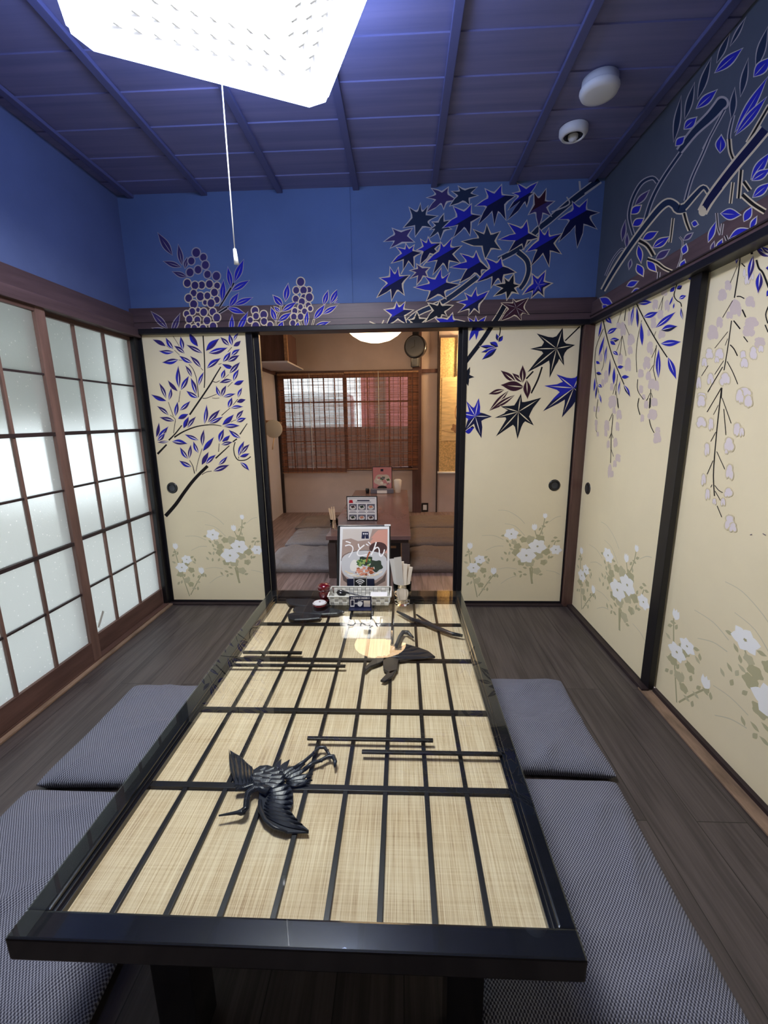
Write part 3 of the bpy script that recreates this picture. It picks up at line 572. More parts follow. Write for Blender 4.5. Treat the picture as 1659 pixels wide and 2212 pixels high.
Pt.star((150,870), [(60,770),(145,755),(260,760),(245,950),(150,1040),(70,1030)], 'p_blue', 'p_navy', 'p_cream', 9)
# maple door
q = Pt_door; q.at(*H_)
q.branch([(330,860),(240,1000),(120,1160),(20,1290)], 52, 44, 'p_halo', 6); q.star((150,890), [(60,770),(145,755),(245,910),(150,1025),(70,1035)], 'p_navy', 'p_blue', 'p_halo', 6)
for L_, w in [([(420,870),(425,920),(410,985)],12),([(1330,870),(1140,1055)],14),([(800,1380),(720,1465)],17),([(900,1330),(850,1480),(775,1630)],19)]: q.line(L_, w, 'p_black')
q.star((1065,1120), [(1135,885),(1275,1080),(1150,1315),(985,1455),(735,1390),(765,1125),(840,950)], 'p_dark', None, 'p_halo', 9, ribs='p_halo', val=.5, rw=13)
for t in [(430,1370,600,1500,75),(560,1400,685,1505,60),(680,1310,680,1510,75),(430,1535,695,1560,120),(735,1695,725,1480,90),(290,1640,470,1590,60),(290,1840,520,1600,60),(300,1830,590,1650,60)]: q.leaf(t, 'p_maroon', None, 'p_halo', 10, 'p_halo', 9)
q.star((1260,1570), [(1065,1415),(1350,1380),(1400,1700),(1125,1905),(910,1835),(925,1545)], 'p_blue', 'p_navy', 'p_halo', 10, ribs='p_halo', val=.5, rw=14)
q.star((630,1840), [(660,1635),(890,1680),(805,1995),(620,2150),(375,2120),(360,1910),(430,1780)], 'p_dark', None, 'p_halo', 10, ribs='p_halo', val=.52, rw=13)
q.leaf((130,2020,0,2030,140), 'p_blue', 'p_navy', 'p_halo', 8, 'p_white', 10)
q.star((140,1890), [(180,1685),(330,1895),(210,2140),(20,2060),(-60,1850),(40,1720)], 'p_blue', 'p_navy', 'p_halo', 9, ribs='p_white', val=.42, rw=10)
for t in [(380,950,405,1040,42),(455,975,405,1045,50),(305,1050,400,1100,75),(190,1095,370,1110,48),(205,1165,380,1120,48),(215,1250,385,1120,66)]: q.leaf(t, 'p_blue', 'p_navy', 'p_halo', 7, None)
q.star((40,1440), [(80,1330),(130,1445),(60,1550),(-40,1440)], 'p_dark', None, 'p_halo', 5)
# printed flowers near the foot of every door, traced once and repeated
X5 = (960, 1040, .28933)
FL = [(500,388,50),(672,338,30),(752,253,24),(695,480,62),(612,548,66),(832,505,42),(190,478,30),(265,578,38),(217,640,45),(367,665,32)]
LG = [(640,430,36),(715,425,34),(590,430,26),(545,480,28),(700,545,38),(635,600,38),(760,520,30),(575,600,28),(535,525,30),(690,665,30),(740,600,24),(520,450,20),(660,500,40),(250,610,30),(200,690,26),(290,660,24),(240,740,26),(270,770,22),(640,520,36)]
SM = [(440,400),(560,398),(470,440),(490,470),(455,530),(430,570),(485,530),(520,580),(740,330),(765,300),(715,350),(730,380),(700,400),(830,415),(850,440),(810,440),(780,560),(760,590),(800,560),(600,690),(570,700),(565,670),(720,690),(525,685),(180,520),(165,545),(200,530),(310,560),(330,580),(320,600),(230,700),(260,720),(300,700),(340,710),(370,700),(200,750),(175,760),(280,760),(330,750),(320,800),(290,800),(380,690),(395,700),(160,600),(180,700),(280,650),(500,500),(470,580),(780,480),(600,640),(650,640)]
STM = [([(750,270),(735,340),(700,420)],7),([(675,360),(690,410)],6),([(500,420),(540,500),(600,600)],6),([(640,640),(655,760)],15),([(658,640),(650,750)],10),([(180,500),(200,640),(245,860)],7),([(370,690),(310,770),(255,850)],7),([(830,440),(800,520)],6)]
GR = [[(400,210),(470,215),(550,260),(600,310)],[(450,310),(530,330),(600,400)],[(280,400),(370,400),(440,430)],[(780,300),(830,265),(870,255)],[(310,510),(380,480),(440,478)],[(400,650),(470,640),(540,650)],[(420,760),(480,720),(540,700)],[(760,660),(820,670),(860,690)]]
def foot_flowers(ax, val, b, rect, u_of):
    class F2(Surf):
        def uv(s, x, y): p = on(1, D, x, y); return (u_of(p[0]), p[2]-.004)
    q = Paint([F2(ax, val, rect, b)]); q.at(*X5); r = random.Random(5)
    for g in GR: q.line(g, 3, 'p_grass', 5)
    for g, w in STM: q.line(g, w, 'p_stem')
    for x, y, k in LG: q.blob(x, y, k, k*.85, r.choice(('p_olive', 'p_olive2')), 5, .13, r.random()*6)
    for x, y in SM: 
        a = r.random()*PI; q.poly(q.leafpts((x-18*math.cos(a), y-16*math.sin(a)), (x+18*math.cos(a), y+16*math.sin(a)), 17), r.choice(('p_olive', 'p_olive', 'p_olive2')))
    for x, y, k in FL:
        if k < 34:
            for a in (-.5, .1, .6): q.poly(q.leafpts((x+k*math.sin(a), y-k*math.cos(a)), (x, y+k*.8), k*.9), 'p_petal')
        else:
            for j in range(6): a = j*2*PI/6+k; q.poly(q.leafpts((x, y), (x+k*1.15*math.cos(a), y+k*.92*math.sin(a)), k*.85), 'p_petal')
            q.blob(x, y, k*.13, k*.11, 'p_stem', 5, .2)
foot_flowers(1, D, pr, (.3969, 1.0553, ZP0, ZP1), lambda u: u)
foot_flowers(1, D, pl, (-1.5888, -.9437, ZP0, ZP1), lambda u: u-.3969-1.585)
foot_flowers(0, RW, pf, (1.868, D-.036, .02, ZP1), lambda u: D-.036-(u-.3969)*1.28-.01)
foot_flowers(0, RW+.03, pn, (.88, 1.83, .024, ZP1), lambda u: 1.815-(u-.3969)*1.35-.01)
# wisteria mural on the right wall, its beam and doors
R1 = (1430,30,.13804); R2 = (1290,330,.13562); R3 = (1460,300,.13565); R4 = (1270,570,.14016); R5 = (1270,860,.13864); R6 = (1480,530,.14917); R7 = (1480,840,.14471)
Pr = Paint([Surf(0, RW, (YN, D-.001, 1.879, CZ), wr), Surf(0, RW-.028, (YN, D-.03, 1.808, 1.877), br)])
def BR(o_, L_, w, w2, oc='p_dusklight', ow=16, m='p_teal'): Pr.at(*o_); Pr.branch(L_, w, w2, oc, ow*1.4, m)
BR(R2, [(960,470),(880,400),(720,470),(600,650),(530,850),(510,1050),(580,1310)], 44, 30, 'p_grey', 12); BR(R2, [(430,1560),(380,1540),(250,1700),(130,1960)], 16, 12, 'p_grey', 9)
BR(R2, [(770,1060),(840,830),(940,600),(1100,330),(1330,0)], 42, 40, 'p_grey', 12); Pr.at(*R1); Pr.blob(940, 1395, 112, 112, 'p_grey', amp=0); BR(R1, [(270,2150),(500,1850),(760,1600),(930,1400)], 60, 150, 'p_grey', 22); Pr.blob(938, 1397, 76, 76, 'p_teal', amp=0); BR(R1, [(650,2120),(830,1780),(980,1500)], 20, 20, 'p_grey', 12)
BR(R3, [(150,990),(250,640),(420,260),(530,0)], 26, 20, 'p_grey', 14); BR(R1, [(1070,2150),(1050,1900),(1120,1580)], 34, 20, 'p_grey', 14); BR(R1, [(1340,2020),(1680,1430)], 34, 30, 'p_cream', 16, 'p_black')
BR(R3, [(0,1130),(110,1110),(300,900),(440,770),(520,860)], 90, 44, 'p_cream', 16)
BR(R2, [(90,2190),(280,1860),(560,1440),(800,1120),(1000,880),(1130,790),(1230,830),(1290,900),(1401,880)], 40, 130, 'p_cream', 18)
BR(R2, [(670,1400),(800,1480),(900,1640)], 46, 40, 'p_cream', 18, 'p_black'); BR(R2, [(800,1690),(950,1750),(1070,1840),(1230,1910)], 36, 26, 'p_cream', 14, 'p_black'); BR(R2, [(1210,1040),(1180,1300),(1160,1430)], 22, 20, 'p_cream', 12, 'p_black'); BR(R2, [(985,1900),(970,2060)], 22, 20, 'p_grey', 12, 'p_black')
BR(R3, [(850,0),(870,200),(920,330)], 34, 30, 'p_cream', 18, 'p_black'); BR(R3, [(130,1180),(170,1330),(220,1460)], 36, 30, 'p_cream', 16, 'p_black')
BR(R3, [(1040,490),(1000,950)], 36, 32, 'p_cream', 16, 'p_black'); BR(R3, [(910,690),(870,1030)], 22, 20, 'p_cream', 14, 'p_black'); BR(R3, [(1080,680),(1180,820)], 44, 40, 'p_cream', 16, 'p_black'); BR(R3, [(1060,890),(1230,1040),(1420,1160)], 52, 52, 'p_cream', 18, 'p_black')
Pr.at(*R3); Pr.branch([(420,1170),(560,930),(900,480),(1250,60),(1420,-150)], 100, 130, 'p_cream', 34, 'p_navy'); Pr.blob(425,1150,62,84,'p_cream',3,amp=.04)
Pr.line([(470,1100),(560,960),(700,760)], 60, 'p_navy', 100)
BR(R3, [(650,1180),(670,1400),(710,1530)], 18, 16, 'p_grey', 12, 'p_black'); BR(R3, [(745,1350),(720,1530)], 16, 14, 'p_grey', 12, 'p_black'); BR(R3, [(790,1540),(840,1670)], 24, 22, 'p_grey', 12, 'p_black'); BR(R3, [(60,1560),(110,1650),(80,1900),(0,2120)], 10, 8, 'p_grey', 8, 'p_black')
for o_, LL, f, oc in ((R1, [(300,1290,185,2000,90),(510,1080,360,1640,90),(770,690,560,1330,100),(1060,310,860,760,80),(1310,60,1070,500,50),(1140,1160,1090,1640,90),(1350,700,1230,1290,90),(1659,200,1470,850,120)], 'p_teal', 'p_grey'),
    (R1, [(1260,540,830,920,140),(860,1190,540,1480,130),(540,1620,350,1800,130),(350,1920,220,2060,100),(1700,680,1440,980,170),(1660,980,1140,1850,130),(1640,1300,1150,1900,120),(930,1900,910,2170,150)], 'p_blue', 'p_dusklight'),
    (R2, [(700,840,545,970,110),(740,1050,570,1160,110),(960,1260,730,1380,110),(1150,1340,890,1510,120),(700,1750,660,1480,80),(730,1960,640,1780,110),(940,1890,800,1730,110),(640,2050,480,2120,80)], 'p_blue', 'p_cream'),
    (R2, [(1150,1545,940,1690,100),(510,1850,540,1700,40),(450,1080,400,1400,60),(480,1290,470,1500,50),(830,600,610,830,80)], 'p_dusk', 'p_grey'),
    (R4, [(770,270,605,340,80),(850,420,680,450,110),(380,630,190,530,110),(310,700,230,640,70)], 'p_blue', 'p_grey'),
    (R3, [(1500,220,1200,640,140),(1500,480,1220,660,130),(1500,700,1230,930,130),(1030,1210,720,1190,170),(1220,1440,860,1580,180),(1210,1090,1090,1310,110),(1290,1240,1190,1430,70),(640,1320,520,1640,80),(740,1600,660,1780,80),(350,1360,260,1340,90),(165,1680,120,1830,90),(140,1930,90,2080,90)], 'p_blue', 'p_dusklight'),
    (R3, [(610,1640,570,1800,50),(270,1500,130,1610,60)], 'p_dusk', 'p_grey')):
    Pr.at(*o_)
    for t in LL: Pr.leaf(t, f, None, oc, 20, oc if f == 'p_blue' and t[4] > 118 else None, 8)
Pf = Paint([Surf(0, RW, (1.868, D-.036, .02, ZP1), pf)]); Pn = Paint([Surf(0, RW+.03, (.88, 1.83, .024, ZP1), pn)])
def flower(P, x, y, rx, ry, inner=False, k=0):      # drooping wisteria petals: a cap and two or three hanging lobes
    r = random.Random(int(x*7+y)); c = 'p_beige' if inner else 'p_lilac'; lob = [(0, -.35, .72, .55)]+[(dx+r.uniform(-.1, .1), .25+r.uniform(-.1, .25), .42, .62) for dx in ((-.42, .42) if rx < 60 else (-.5, .05, .5))]
    P.poly(P.leafpts((x-rx*.2, y-ry*1.02), (x+rx*.1, y+ry*.8), rx*1.4), c)
    for dx, dy, a, h in lob: P.blob(x+dx*rx, y+dy*ry, rx*a*1.12, ry*h*1.05, c, 3, .07, r.random()*6)
    if inner:
        for dx, dy, a, h in lob: P.blob(x+dx*rx*.9, y+dy*ry*.9, rx*a*.8, ry*h*.8, 'p_lilac2', 3, .07, r.random()*6)
Pf.at(*R4)
for i, (x, y, rx, ry) in enumerate([(650,830,45,110),(540,1000,50,110),(660,1160,60,90),(650,1330,45,70),(500,1470,45,100),(620,1550,55,110),(1040,620,50,80),(1120,780,55,80),(1010,900,50,90),(1140,1080,60,70),(960,1290,55,100),(910,1520,60,100),(815,1690,50,75),(935,1730,45,80),(990,1850,65,85),(1060,1880,45,85),(820,1930,38,65),(860,2050,30,45),(1030,2130,50,70),(900,2160,38,60),(380,2120,70,100),(1220,640,42,90),(1180,430,55,55),(280,1740,36,105),(470,950,40,55),(200,1440,30,65),(940,1060,26,60),(230,1830,28,60),(370,1890,30,60)]): flower(Pf, x, y, rx, ry, False, i)
Pf.at(*R5)
for i, (x, y, rx, ry) in enumerate([(380,80,65,75),(410,190,28,55),(485,250,46,75),(460,440,33,75),(295,420,43,85),(280,540,28,65),(320,720,28,65),(430,690,38,75),(470,930,48,65),(420,1020,33,55),(345,1130,36,105),(385,1180,20,55),(850,310,33,62),(1010,250,75,85),(1090,490,42,45),(1080,610,62,90),(1030,60,52,66),(905,110,33,56),(105,170,22,48),(165,170,22,50),(130,380,28,48),(155,560,20,42),(130,460,18,46)]): flower(Pf, x, y, rx, ry, False, i)
Pf.at(*R4)
for L_, w in [([(235,860),(300,1150),(400,1480),(560,1860)],15),([(745,600),(870,850),(1050,1170),(1225,1440)],19),([(830,870),(770,1150),(745,1400),(755,1670)],8),([(770,1780),(770,1950),(860,2090)],10),([(1390,270),(1330,470),(1370,560),(1430,600),(1445,660)],15),([(1165,500),(1090,700)],6),([(1160,510),(1135,715)],6),([(590,660),(565,880)],11),([(625,640),(645,730)],8),([(530,700),(460,910)],6),([(240,1000),(130,1280),(110,1600),(160,1950),(210,2150)],8),([(530,1110),(445,1340)],6),([(530,1110),(495,1410)],7),([(535,1110),(590,1420)],6),([(1060,1250),(1010,1640)],9),([(1050,1300),(985,1445)],7),([(1010,1630),(1050,1800)],9),([(1010,1560),(950,1660)],6),([(970,1930),(965,2212)],10),([(960,1990),(915,2100)],7),([(460,1700),(425,2020)],8),([(430,1850),(385,2010)],6),([(435,1960),(465,2212)],6),([(570,930),(640,1100)],7),([(1050,1040),(1025,1110)],6),([(240,1150),(250,1500),(210,1650)],5),([(980,1990),(1000,2060)],7)]: Pf.line(L_, w, 'p_black')
for i, t in enumerate([(990,590,775,610,85),(1085,740,860,820,90),(1355,740,1045,985,90),(1385,960,1130,1025,110),(1440,1200,1125,1230,105),(1365,1780,1240,1440,105),(710,640,675,950,45),(755,650,770,980,45),(825,900,840,1260,60),(1095,1310,1090,1760,80),(1345,345,1270,435,60),(1460,335,1375,390,70),(1520,490,1410,540,65),(1315,490,1255,640,28),(1335,600,1320,690,25),(1440,670,1465,860,42),(1670,240,1500,120,130),(370,920,270,810,80),(455,985,300,1080,75),(490,1165,345,1170,75),(430,1250,345,1190,60),(470,1410,385,1350,55),(190,1540,130,1500,48),(215,1700,130,1680,55),(220,1905,155,1865,50),(555,1580,455,1590,55),(640,1740,520,1745,62),(655,2050,555,1865,60),(215,870,165,1130,32),(260,1110,170,1420,42),(295,1260,270,1540,38),(345,1460,325,1740,32),(410,1590,400,1860,48),(500,1800,480,2020,32),(110,1750,95,1970,32),(145,1860,120,2080,28),(210,2150,165,1990,32)]):
    Pf.leaf(t, 'p_navy' if i % 4 == 3 else 'p_blue', 'p_blue' if i % 4 == 3 else None, 'p_halo', 9, 'p_white' if t[4] > 72 or i % 3 == 0 else None, 8, bend=(6, -5, 0)[i % 3])
Pf.at(*R5)
for L_, w in [([(465,0),(480,160)],8),([(385,240),(335,355)],7),([(395,260),(370,540)],9),([(370,540),(335,625)],7),([(370,540),(395,625)],7),([(365,560),(362,790)],9),([(362,790),(403,910)],7),([(362,790),(355,1010)],7),([(800,0),(780,120),(815,260)],12),([(970,0),(960,160)],12),([(960,330),(985,440),(1035,540)],12),([(160,20),(130,260),(145,320)],6),([(130,500),(140,530)],6),([(935,0),(915,40)],7)]: Pf.line(L_, w, 'p_black')
Pn.at(*R6)
for i, (x, y, rx, ry) in enumerate([(620,580,55,80),(540,710,65,85),(730,900,85,125),(640,1010,55,55),(500,1110,55,80),(400,1250,80,105),(940,810,72,80),(960,1110,105,78),(920,1230,95,85),(1080,1400,88,76),(990,1550,66,105),(1100,1500,55,66),(840,1580,58,66),(860,1700,66,86),(350,1560,66,86),(280,1690,50,76),(500,1570,76,96),(460,1660,42,56),(900,500,55,85),(860,400,28,75),(960,430,45,80)]): flower(Pn, x, y, rx, ry, i > 9, i)
for i, (x, y, rx, ry) in enumerate([(370,1930,58,95),(580,1930,86,105),(200,1990,46,105),(240,2180,86,58),(860,2120,110,76)]): flower(Pn, x, y, rx, ry, True, i)
for L_, w in [([(800,140),(780,350),(715,760)],16),([(760,300),(655,545)],7),([(690,800),(545,1045)],8),([(675,1090),(620,1480),(565,1810)],13),([(620,1250),(430,1490)],7),([(620,1350),(580,1450)],7),([(335,1740),(240,1890)],8),([(560,1670),(430,1870)],8),([(545,1760),(330,2120)],12),([(525,2060),(440,2212)],9),([(535,2060),(525,2212)],13),([(820,260),(870,310)],16),([(750,740),(800,740),(860,770)],16),([(830,930),(880,1040)],20),([(705,1090),(800,1210)],20),([(850,1320),(910,1400)],15),([(655,1440),(710,1500),(760,1600)],16),([(610,1680),(690,1830),(765,2010)],12),([(960,50),(970,130)],35),([(1035,210),(1070,330),(1130,400),(1215,620)],28),([(1210,880),(1170,1000),(1200,1130)],16),([(1160,1150),(1205,1260)],16)]: Pn.line(L_, w, 'p_black')
for t in [(920,510,990,150,95),(1060,695,1090,390,110),(740,270,770,150,42),(1170,330,1290,330,100),(1180,740,1260,640,90),(1020,40,1240,160,110),(1100,20,1260,120,70)]: Pn.leaf(t, 'p_blue', 'p_purple', 'p_halo', 14, 'p_white', 12)
Pn.at(*R7)
for L_, w in [([(545,0),(490,480),(445,960),(425,1300),(440,1600)],15),([(535,0),(330,345)],11),([(375,0),(340,50)],9),([(500,240),(425,385)],7),([(555,135),(690,515)],11),([(580,300),(612,690)],11),([(460,645),(385,785)],9),([(475,935),(595,1200)],10),([(420,1070),(330,1275)],10),([(445,1440),(500,1510),(565,1550)],11),([(405,1430),(385,1470)],9),([(450,1525),(530,1665)],10),([(480,1745),(550,1915)],11)]: Pn.line(L_, w, 'p_black')
for i, (x, y, rx, ry) in enumerate([(245,180,78,105),(240,490,86,88),(390,520,52,100),(330,900,52,115),(280,1350,46,98),(340,1570,46,98),(440,1680,38,56),(570,1690,42,76),(650,1540,72,76),(670,1230,66,125),(660,820,82,115),(780,600,68,115),(850,640,42,76),(820,100,66,115),(950,180,76,105),(670,1980,86,118),(720,2060,66,76),(620,940,28,46)]): flower(Pn, x, y, rx, ry, True, i)
Pn.line([(975,2180),(1005,2170)], 12, 'p_mark'); Pn.line([(1165,2160),(1210,2185)], 12, 'p_mark')
pl.build('panel', dl); pr.build('panel', dr); pf.build('panel', df); pn.build('panel', dn)
wb.build('wall_back', label='dark blue upper wall painted with berries and maple branches', cat='wall', **ST)
wr.build('wall_right', label='dark blue upper wall painted with a wisteria trunk', cat='wall', **ST)
bb.build('trim_20', label='painted wooden beam over the back sliding doors', cat='beam', **ST)
br.build('trim_21', label='painted wooden beam over the right-hand sliding doors', cat='beam', **ST)
# ================================================================== CEILING LAMP AND DEVICES
cx, cy, ang = -.445, 1.27, math.radians(24.9)
lamp = empty('ceiling_lamp', (cx, cy, CZ), 'large square white ceiling lamp with chamfered corners, switched on', 'lamp')
LM = Matrix.Translation((cx, cy, 0)) @ Matrix.Rotation(ang, 4, 'Z')
def octo(h, c, z): return [LM @ Vector(p) for p in [(h-c,-h,z),(h,-h+c,z),(h,h-c,z),(h-c,h,z),(-h+c,h,z),(-h,h-c,z),(-h,-h+c,z),(-h+c,-h,z)]]
def rings(b, a, c, m): b.mesh(a+c, [[i, (i+1) % 8, 8+(i+1) % 8, 8+i] for i in range(8)], m)
b = B(); rings(b, octo(.36, .045, 2.285), octo(.315, .04, 2.28), 'shade_side'); rings(b, octo(.36, .045, 2.285), octo(.362, .046, 2.31), 'shade_side'); rings(b, octo(.315, .04, 2.28), octo(.312, .04, 2.30), 'louver'); b.build('lamp_frame', lamp, recalc=False)
b = B(); rings(b, octo(.368, .06, 2.297), octo(.385, .07, 2.45), 'shade_side'); b.build('lamp_shade', lamp, recalc=False)
b = B(); rings(b, octo(.312, .04, 2.30), octo(.20, .02, 2.375), 'louver')
for sd in range(4):
    R_ = LM @ Matrix.Rotation(sd*PI/2, 4, 'Z')
    for i in range(10):
        for j in range(3):
            x = -.24+i*.05; v = .225+j*.03; z = 2.375-(v-.2)/.112*.075-.0025
            if abs(x) < v-.02: b.box(-.012, .012, -.003, .003, -.001, .001, 'plastic_white', M=R_ @ Matrix.Translation((x, v, z)) @ Matrix.Rotation(.6, 4, 'Z'))
b.build('louver_panel', lamp, recalc=False)
b = B(); b.mesh(octo(.20, .02, 2.376), [list(range(8))], 'diffuser'); b.build('diffuser', lamp, recalc=False)
b = B(); rings(b, octo(.385, .07, 2.45), octo(.30, .07, 2.475), 'plastic_white'); rings(b, octo(.12, .03, 2.46), octo(.12, .03, CZ), 'plastic_white'); b.mesh(octo(.30, .07, 2.475), [list(range(8))], 'plastic_white'); b.build('lamp_body', lamp)
p0 = on(1, 1.655, 479, 176); p1 = on(1, 1.70, 507, 540); p2 = on(1, 1.70, 511, 571)
b = B(); b.tube([p0, p0.lerp(p1, .5), p1], .0022, 'cord_white', 6); co_ = b.build('pull_cord', lamp)
b = B(); b.tube([p1+Vector((0,0,.003)), p2], [.0055, .0095], 'cord_white', 12, .7); b.build('pull_tag', co_)
t = empty('smoke_detector', (.775, 2.02, CZ), 'round white two-step smoke detector on the ceiling', 'detector')
b = B(); b.lathe([(0, 0), (.066, 0), (.067, -.022), (.072, -.03)], 'plastic_white', (.775, 2.02, CZ)); b.build('base', t)
b = B(); b.lathe([(.072, -.03), (.073, -.036), (.066, -.05), (.05, -.053), (0, -.053)], 'plastic_white', (.775, 2.02, CZ)); b.build('cover', t)
t = empty('ceiling_camera', (.785, 2.31, CZ), 'small white ceiling dome with a dark opening, beside the smoke detector', 'camera')
b = B(); b.lathe([(.062, 0), (.062, -.02), (.052, -.034), (.043, -.036), (.041, -.03)], 'plastic_white', (.785, 2.31, CZ)); b.build('housing', t)
b = B(); b.lathe([(.042, -.032), (.03, -.012), (0, -.008)], 'lens_dark', (.785, 2.31, CZ)); b.build('lens', t)
b = B(); b.lathe([(0, -.024), (.015, -.021), (.022, -.010), (.022, 0)], 'plastic_white', (.793, 2.335, CZ-.014), M=None); b.build('eyeball', t)
# ================================================================== LONG LOW TABLE
T0x, T1x, T0y, T1y = -.6663, .2908, .5278, 2.0288
GZ = TZ-.004; ZL = TZ-.026; ZS = TZ-.034      # glass, lattice top, woven sheet
tab = empty('low_table', ((T0x+T1x)/2, (T0y+T1y)/2, 0), 'long low black lacquered table with a lattice and carvings under glass', 'table')
ix0, ix1, iy0, iy1 = -.612, .248, .579, 1.932
def ring_frame(b, o, i, z0, z1, m, bev=.002):
    b.box(o[0], o[1], o[2], i[2], z0, z1, m, bev); b.box(o[0], o[1], i[3], o[3], z0, z1, m, bev); b.box(o[0], i[0], i[2]-.001, i[3]+.001, z0, z1, m, bev); b.box(i[1], o[1], i[2]-.001, i[3]+.001, z0, z1, m, bev)
b = B(); ring_frame(b, (T0x, T1x, T0y, T1y), (ix0-.012, ix1+.012, iy0-.006, iy1+.02), TZ-.052, GZ-.0006, 'black_lacquer', .004)
ring_frame(b, (ix0-.014, ix1+.014, iy0-.008, iy1+.022), (ix0-.006, ix1+.006, iy0-.002, iy1+.01), TZ-.05, TZ-.012, 'black_lacquer', .001)
ring_frame(b, (ix0-.008, ix1+.008, iy0-.004, iy1+.012), (ix0, ix1, iy0, iy1), TZ-.05, TZ-.020, 'black_lacquer', .001); b.build('table_frame', tab)
b = B(); b.box(ix0-.01, ix1+.01, iy0-.006, iy1+.014, ZS-.012, ZS, 'woven_sheet'); b.build('woven_panel', tab)
b = B(); b.box(T0x+.02, T1x-.02, T0y+.02, T1y-.02, TZ-.062, ZS-.0125, 'black_wood'); b.build('underboard', tab)
b = B()
for X in [on(2, ZL, x, y)[0] for x, y in ((245,1965),(360,1970),(475,1975),(590,1980),(705,1985),(820,1988),(940,1992),(1057,1995))]: b.box(X-.0052, X+.0052, iy0, iy1, ZS, ZL, 'black_wood', .0008)
for Y in [on(2, ZL, x, y)[1] for x, y in ((1000,1349),(1020,1427),(1040,1539),(1065,1709))]: b.box(ix0, ix1, Y-.008, Y+.008, ZS, ZL+.001, 'black_wood', .0008)
b.build('lattice', tab)
b = B(); b.box(T0x+.001, T1x-.001, T0y+.001, T1y-.001, GZ, TZ, 'table_glass', .0008); b.build('glass_top', tab)
for x0, x1, y0 in ((-.482, -.405, .60), (.080, .148, .60), (-.482, -.405, 1.88), (.080, .148, 1.88)):
    b = B(); b.box(x0, x1, y0, y0+.075, 0, TZ-.060, 'black_lacquer', .003); b.build('leg', tab)
# carved pieces lying on the lattice
def plan(o_, pts, z): return [on(2, z, o_[0]+x*o_[2], o_[1]+y*o_[2]) for x, y in pts]
def feather(b, o_, t, z0, h, m='carved_black'):
    w = t[4] if len(t) > 4 else 50
    dummy = Paint([]); pts = dummy.leafpts((t[0], t[1]), (t[2], t[3]), w); P_ = plan(o_, pts, z0); n = len(P_); K = 10
    top = [p+Vector((0, 0, h*.55)) for p in P_]; ax = [P_[0].lerp(P_[K-1], i/(K-1))+Vector((0, 0, h*(1 if 0 < i < K-1 else .6))) for i in range(K)]
    c = plan(o_, [(t[0]+(t[2]-t[0])*i/9, t[1]+(t[3]-t[1])*i/9) for i in range(10)], z0); c = [p+Vector((0, 0, h if 0 < i < 9 else h*.6)) for i, p in enumerate(c)]
    a = top[:10]; r = [top[0]]+top[10:][::-1][:8]+[top[9]]
    a_, r_ = a, r
    for i in range(9):
        b.face([a_[i], a_[i+1], c[i+1], c[i]], m); b.face([c[i], c[i+1], r_[i+1], r_[i]], m)
    for i in range(n): b.face([P_[i], P_[(i+1) % n], top[(i+1) % n], top[i]], m)
def fat(b, o_, pts, z0, z1, m='carved_black', bev=.0015): 
    P_ = [(p.x, p.y) for p in plan(o_, pts, z0)]; b.prism(P_, z0, z1, m, bev)
def rod(b, o_, pts, w, z, m='carved_black', flat=1):
    P_ = plan(o_, pts, z); k = o_[2]; r = []
    for (x, y), p, ww in zip(pts, P_, w): q = on(2, z, o_[0]+(x+ww)*k, o_[1]+y*k); r.append((q-p).length/2)
    b.tube(P_, r, m, 10, flat)
K1 = (440, 1580, .21700); z0 = ZL+.002
b = B()
fat(b, K1, [(262,190),(300,215),(365,250),(405,290),(440,325),(480,355),(505,400),(470,520),(400,548),(310,540),(292,460),(285,330)], z0, z0+.003)
for i, t in enumerate([(250,182,312,520,44),(303,208,348,525,44),(368,246,388,525,44),(405,286,425,525,42),(442,322,455,515,42),(482,352,485,500,40)]): feather(b, K1, t, z0+.002+i*.0003, .006)
b.build('crane_wing', tab)
b = B()
fat(b, K1, [(560,560),(700,520),(850,530),(890,600),(890,720),(862,790),(935,890),(1045,985),(1045,1018),(830,1020),(700,965),(620,895),(560,800),(545,680)], z0, z0+.003)
for i, t in enumerate([(1047,1004,600,850,62),(985,935,590,815,62),(935,888,595,780,60),(885,832,600,745,60),(862,775,610,715,60),(890,722,625,690,60),(892,660,635,665,60),(885,600,640,640,60),(855,548,640,610,60)]): feather(b, K1, t, z0+.002+i*.0005, .006)
rod(b, K1, [(560,690),(562,780),(610,880),(700,955),(830,1000)], [40,46,44,36,16], z0+.006)
b.build('crane_wing', tab)
b = B()
for i, t in enumerate([(775,285,700,400,60),(858,288,740,430,64),(935,345,760,440,60),(1012,330,780,470,60),(1045,372,800,480,56),(1088,432,820,500,56),(1082,492,820,520,50),(1050,522,840,530,44),(985,530,830,540,40)]): feather(b, K1, t, z0+.001+i*.0003, .006)
b.build('crane_tail', tab)
b = B()      # body: a low carved mound of overlapping plumes
cen = on(2, z0, K1[0]+640*K1[2], K1[1]+455*K1[2])
for i, t in enumerate([(720,365,560,430,70),(640,355,520,420,64),(780,405,590,440,78),(812,452,580,470,84),(815,500,580,500,84),(770,545,570,525,76),(690,572,560,545,60),(700,440,520,450,90),(690,490,510,485,90),(610,410,480,440,80),(600,470,470,470,90),(590,530,480,505,80)]): feather(b, K1, t, z0+.006+i*.0004, .005)
fat(b, K1, [(500,400),(560,362),(640,355),(720,380),(800,440),(800,510),(700,560),(600,575),(500,560),(470,480)], z0, z0+.009, bev=.003)
b.build('crane_body', tab)
b = B()
rod(b, K1, [(640,600),(560,560),(500,560),(440,610),(425,690),(420,760),(385,800)], [90,76,66,62,58,60,70], z0+.010, flat=.7)
rod(b, K1, [(320,570),(400,560),(480,530),(560,520),(620,540)], [60,70,70,60,40], z0+.008, flat=.6)
rod(b, K1, [(410,790),(370,805),(330,808),(150,838)], [74,70,40,18], z0+.010, flat=.7)
